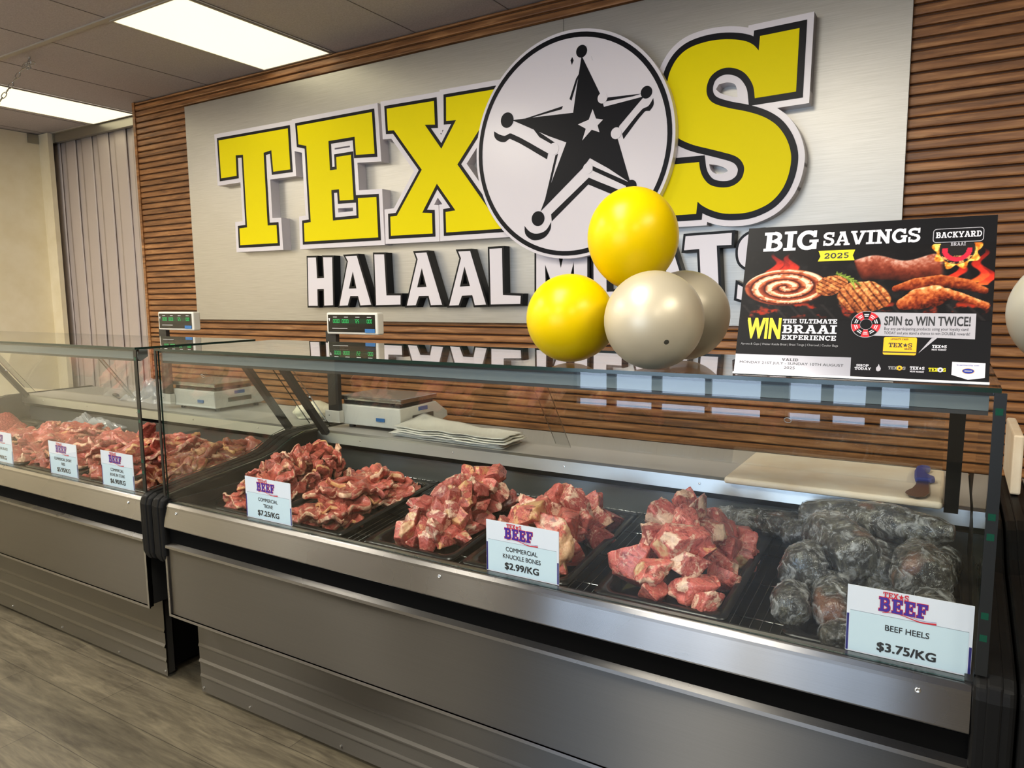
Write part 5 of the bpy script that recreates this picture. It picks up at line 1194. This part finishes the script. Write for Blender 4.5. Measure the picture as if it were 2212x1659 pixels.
b = MB(); b.add([(.16, .006, .24), (.26, .006, .24), (.26, .07, .0305), (.16, .07, .0305), (.16, .009, .24), (.26, .009, .24), (.26, .073, .0305), (.16, .073, .0305)], [(0, 1, 2, 3), (7, 6, 5, 4), (0, 3, 7, 4), (1, 5, 6, 2), (2, 6, 7, 3), (0, 4, 5, 1)]); b.build('easel_back', M['p_edge'], PO)
img, nx, ny, u0, u1, v0, v1 = paint_picture()
me = bpy.data.meshes.new('food_picture')
gx = np.linspace(u0 + .0005, u1 - .0005, nx); gz = np.linspace(v0, v1, ny)
vs = [(float(x), -.0004, float(z)) for z in gz for x in gx]
fs = [(j * nx + i, j * nx + i + 1, (j + 1) * nx + i + 1, (j + 1) * nx + i) for j in range(ny - 1) for i in range(nx - 1)]
me.from_pydata(vs, [], fs); ca = me.color_attributes.new('ink', 'FLOAT_COLOR', 'POINT')
c_ = np.clip(img.reshape(-1, 3) / 255, 0, 1); c_ = np.where(c_ <= .04045, c_ / 12.92, ((c_ + .055) / 1.055) ** 2.4); col4 = np.concatenate([c_, np.ones((len(c_), 1))], 1).astype(np.float32)
ca.data.foreach_set('color', col4.ravel()); me.materials.append(M['picture']); o = bpy.data.objects.new('food_picture', me); C.objects.link(o); o.parent = PO
ptext('headline', [(slab_mesh('BIG', .03), .033, .1355, .2525, .2945), (slab_mesh('SAVINGS', .03), .144, .3086, .2597, .2880)], M['p_white'], 3)
pflat('year_flag', [[(.1372, .2503), (.2020, .2502), (.1985, .2389), (.2023, .2292), (.1376, .2288), (.1417, .2389)]], M['p_yellow'], 3)
ptext('year', [(slab_mesh('2025', .06), .1485, .1916, .2338, .2452)], M['ink'], 5)
def rrect(a, c, d_, e, rd): 
    out = []
    for cx, cy, a0 in ((c - rd, e - rd, 0), (a + rd, e - rd, 90), (a + rd, d_ + rd, 180), (c - rd, d_ + rd, 270)):
        for k in range(5): t = R(a0 + 22.5 * k); out.append((cx + rd * math.cos(t), cy + rd * math.sin(t)))
    return out
pflat('badge_frame', [rrect(.3285, .4062, .2570, .2835, .006)], M['p_grey'], 3)
pflat('badge', [rrect(.3297, .4050, .2582, .2823, .005)], M['p_black'], 4)
ptext('badge_lettering', [(slab_mesh('BACKYARD', .04), .3330, .4030, .2655, .2770)], M['p_white'], 5)
ptext('badge_subtitle', [(slab_mesh('BRAAI', .05), .3568, .3798, .2500, .2562)], M['p_grey'], 5)
ptext('win_lettering', [(font_mesh('WIN', .035), .0170, .0815, .0722, .1148)], M['p_yellow'], 3)
ptext('prize_lettering', [(slab_mesh('THE ULTIMATE', .05), .0842, .1814, .1043, .1130), (slab_mesh('BRAAI', .05), .0846, .1820, .0842, .1015), (slab_mesh('EXPERIENCE', .05), .0845, .1820, .0712, .0810)], M['p_white'], 3)
ptext('prize_list', [(font_mesh('Aprons & Caps | Weber Kettle Braai | Braai Tongs | Charcoal | Cooler Bags'), .0084, .1866, .0586, .0640)], M['p_lgrey'], 3)
pflat('spin_banner', [[(.2310, .1269), (.4015, .1248), (.4016, .0790), (.2330, .0827)]], M['p_grey'], 3)
ptext('spin_lettering', [(font_mesh('SPIN to WIN TWICE!', .022), .2606, .3940, .1020, .1195)], M['ink'], 4)
ptext('spin_small_print', [(font_mesh('Buy any participating products using your loyalty card'), .2614, .3910, .0918, .0990), (font_mesh('TODAY and you stand a chance to win DOUBLE rewards!'), .2616, .3939, .0840, .0908)], M['ink'], 4)
wc = (.2308, .1037); wr = .0243
sect = lambda k, r0, r1: [(wc[0] + q * math.cos(R(36 * k + t)), wc[1] + q * math.sin(R(36 * k + t))) for q, ts in ((r0, (0, 9, 18, 27, 36)), (r1, (36, 27, 18, 9, 0))) for t in ts]
pflat('wheel_disc', [[(wc[0] + wr * 1.04 * math.cos(R(10 * k)), wc[1] + wr * 1.04 * math.sin(R(10 * k))) for k in range(36)]], M['p_grey'], 4)
pflat('wheel_black_segments', [sect(k, .0105, wr) for k in range(0, 10, 2)] + [[(wc[0] + .0098 * math.cos(R(15 * k)), wc[1] + .0098 * math.sin(R(15 * k))) for k in range(24)]], M['p_black'], 5)
pflat('wheel_red_segments', [sect(k, .0105, wr) for k in range(1, 10, 2)], M['p_red'], 5)
pflat('wheel_print', [[(wc[0] + q * math.cos(R(36 * k + a)), wc[1] + q * math.sin(R(36 * k + a))) for q, a in ((qa, 6), (qa, 30), (qa + .0016, 30), (qa + .0016, 6))] for k in range(10) for qa in (.0150, .0182)], M['p_white'], 6)
pflat('loyalty_card', [rrect(.2620, .3148, .0475, .0803, .003)], M['p_orange'], 3)
ptext('loyalty_lettering', [(slab_mesh('LOYALTY CARD', .06), .273, .3014, .0748, .0782), (slab_mesh('TEX*S', .05), .2703, .3077, .0616, .0700), (slab_mesh('MEATS', .05), .2958, .3077, .0573, .0604)], M['ink'], 4)
pflat('loyalty_stripe', [[(.2622, .0535), (.3146, .0535), (.3146, .0515), (.2622, .0515)]], M['ink'], 4)
pflat('silver_wedge', [[(.3370, .0795), (.3462, .0809), (.3179, .0514)]], M['p_grey'], 3)
ptext('small_brands', [(slab_mesh('TEX*S', .05), .3387, .3607, .0620, .0678), (slab_mesh('MEAT MARKET', .06), .3382, .3605, .0577, .0606), (slab_mesh('TEX*S', .05), .3067, .3292, .0216, .0274), (slab_mesh('MEAT MARKET', .06), .3071, .3289, .0168, .0196), (slab_mesh('SHOP', .05), .2203, .2407, .0236, .0283), (slab_mesh('TODAY', .05), .2178, .2450, .0176, .0225)], M['p_white'], 3)
ptext('gold_brand', [(slab_mesh('TEX', .05), .2726, .2865, .0207, .0262), (slab_mesh('S', .05), .2950, .3000, .0207, .0262)], M['p_lgrey'], 3)
pflat('gold_roundel', [[(.2905 + .0045 * math.cos(R(15 * k)), .0236 + .0045 * math.sin(R(15 * k))) for k in range(24)]], M['p_orange'], 3)
ptext('gold_roundel_star', [(slab_mesh('*'), .2875, .2935, .0206, .0266)], M['ink'], 4)
ptext('yellow_brand', [(slab_mesh('TEX', .05), .3355, .3495, .0196, .0262), (slab_mesh('S', .05), .3572, .3617, .0196, .0262)], M['p_yellow'], 3)
pflat('yellow_brand_roundel', [[(.3533 + .0044 * math.cos(R(15 * k)), .0230 + .0044 * math.sin(R(15 * k))) for k in range(24)]], M['p_white'], 3)
ptext('yellow_brand_star', [(slab_mesh('*'), .3504, .3562, .0201, .0259)], M['ink'], 4)
pflat('flame_mark', [[(.2535, .0175), (.2565, .0160), (.2600, .0175), (.2610, .0215), (.2585, .0260), (.2570, .0300), (.2555, .0255), (.2530, .0225)]], M['p_grey'], 3)
pflat('partner_label', [[(.3703, .0382), (.4188, .0374), (.4189, .0119), (.3949, .0074), (.3702, .0151)]], M['p_white'], 3)
ell = lambda cx, cy, a, c: [(cx + a * math.cos(R(12 * k)), cy + c * math.sin(R(12 * k))) for k in range(30)]
pflat('partner_oval_rim', [ell(.3945, .0226, .0092, .0050)], M['p_orange'], 4)
pflat('partner_oval', [ell(.3945, .0226, .0085, .0043)], M['p_blue'], 5)
pflat('partner_oval_print', [[(.389, .0217), (.400, .0217), (.400, .0234), (.389, .0234)]], M['p_grey'], 6)
ptext('partner_lettering', [(font_mesh('In partnership with:'), .3774, .4106, .0310, .0342)], M['p_blue'], 4)
pflat('valid_band', [[(.0005, .0405), (.2104, .0401), (.2114, .0046), (.0005, .0046)]], M['p_silver'], 3)
ptext('valid_lettering', [(slab_mesh('VALID', .08), .0893, .1191, .0291, .0345), (font_mesh('MONDAY 21ST JULY - SUNDAY 10TH AUGUST', .006), .0100, .1987, .0203, .0268), (font_mesh('2025', .006), .0942, .1142, .0133, .0185)], M['ink'], 4)
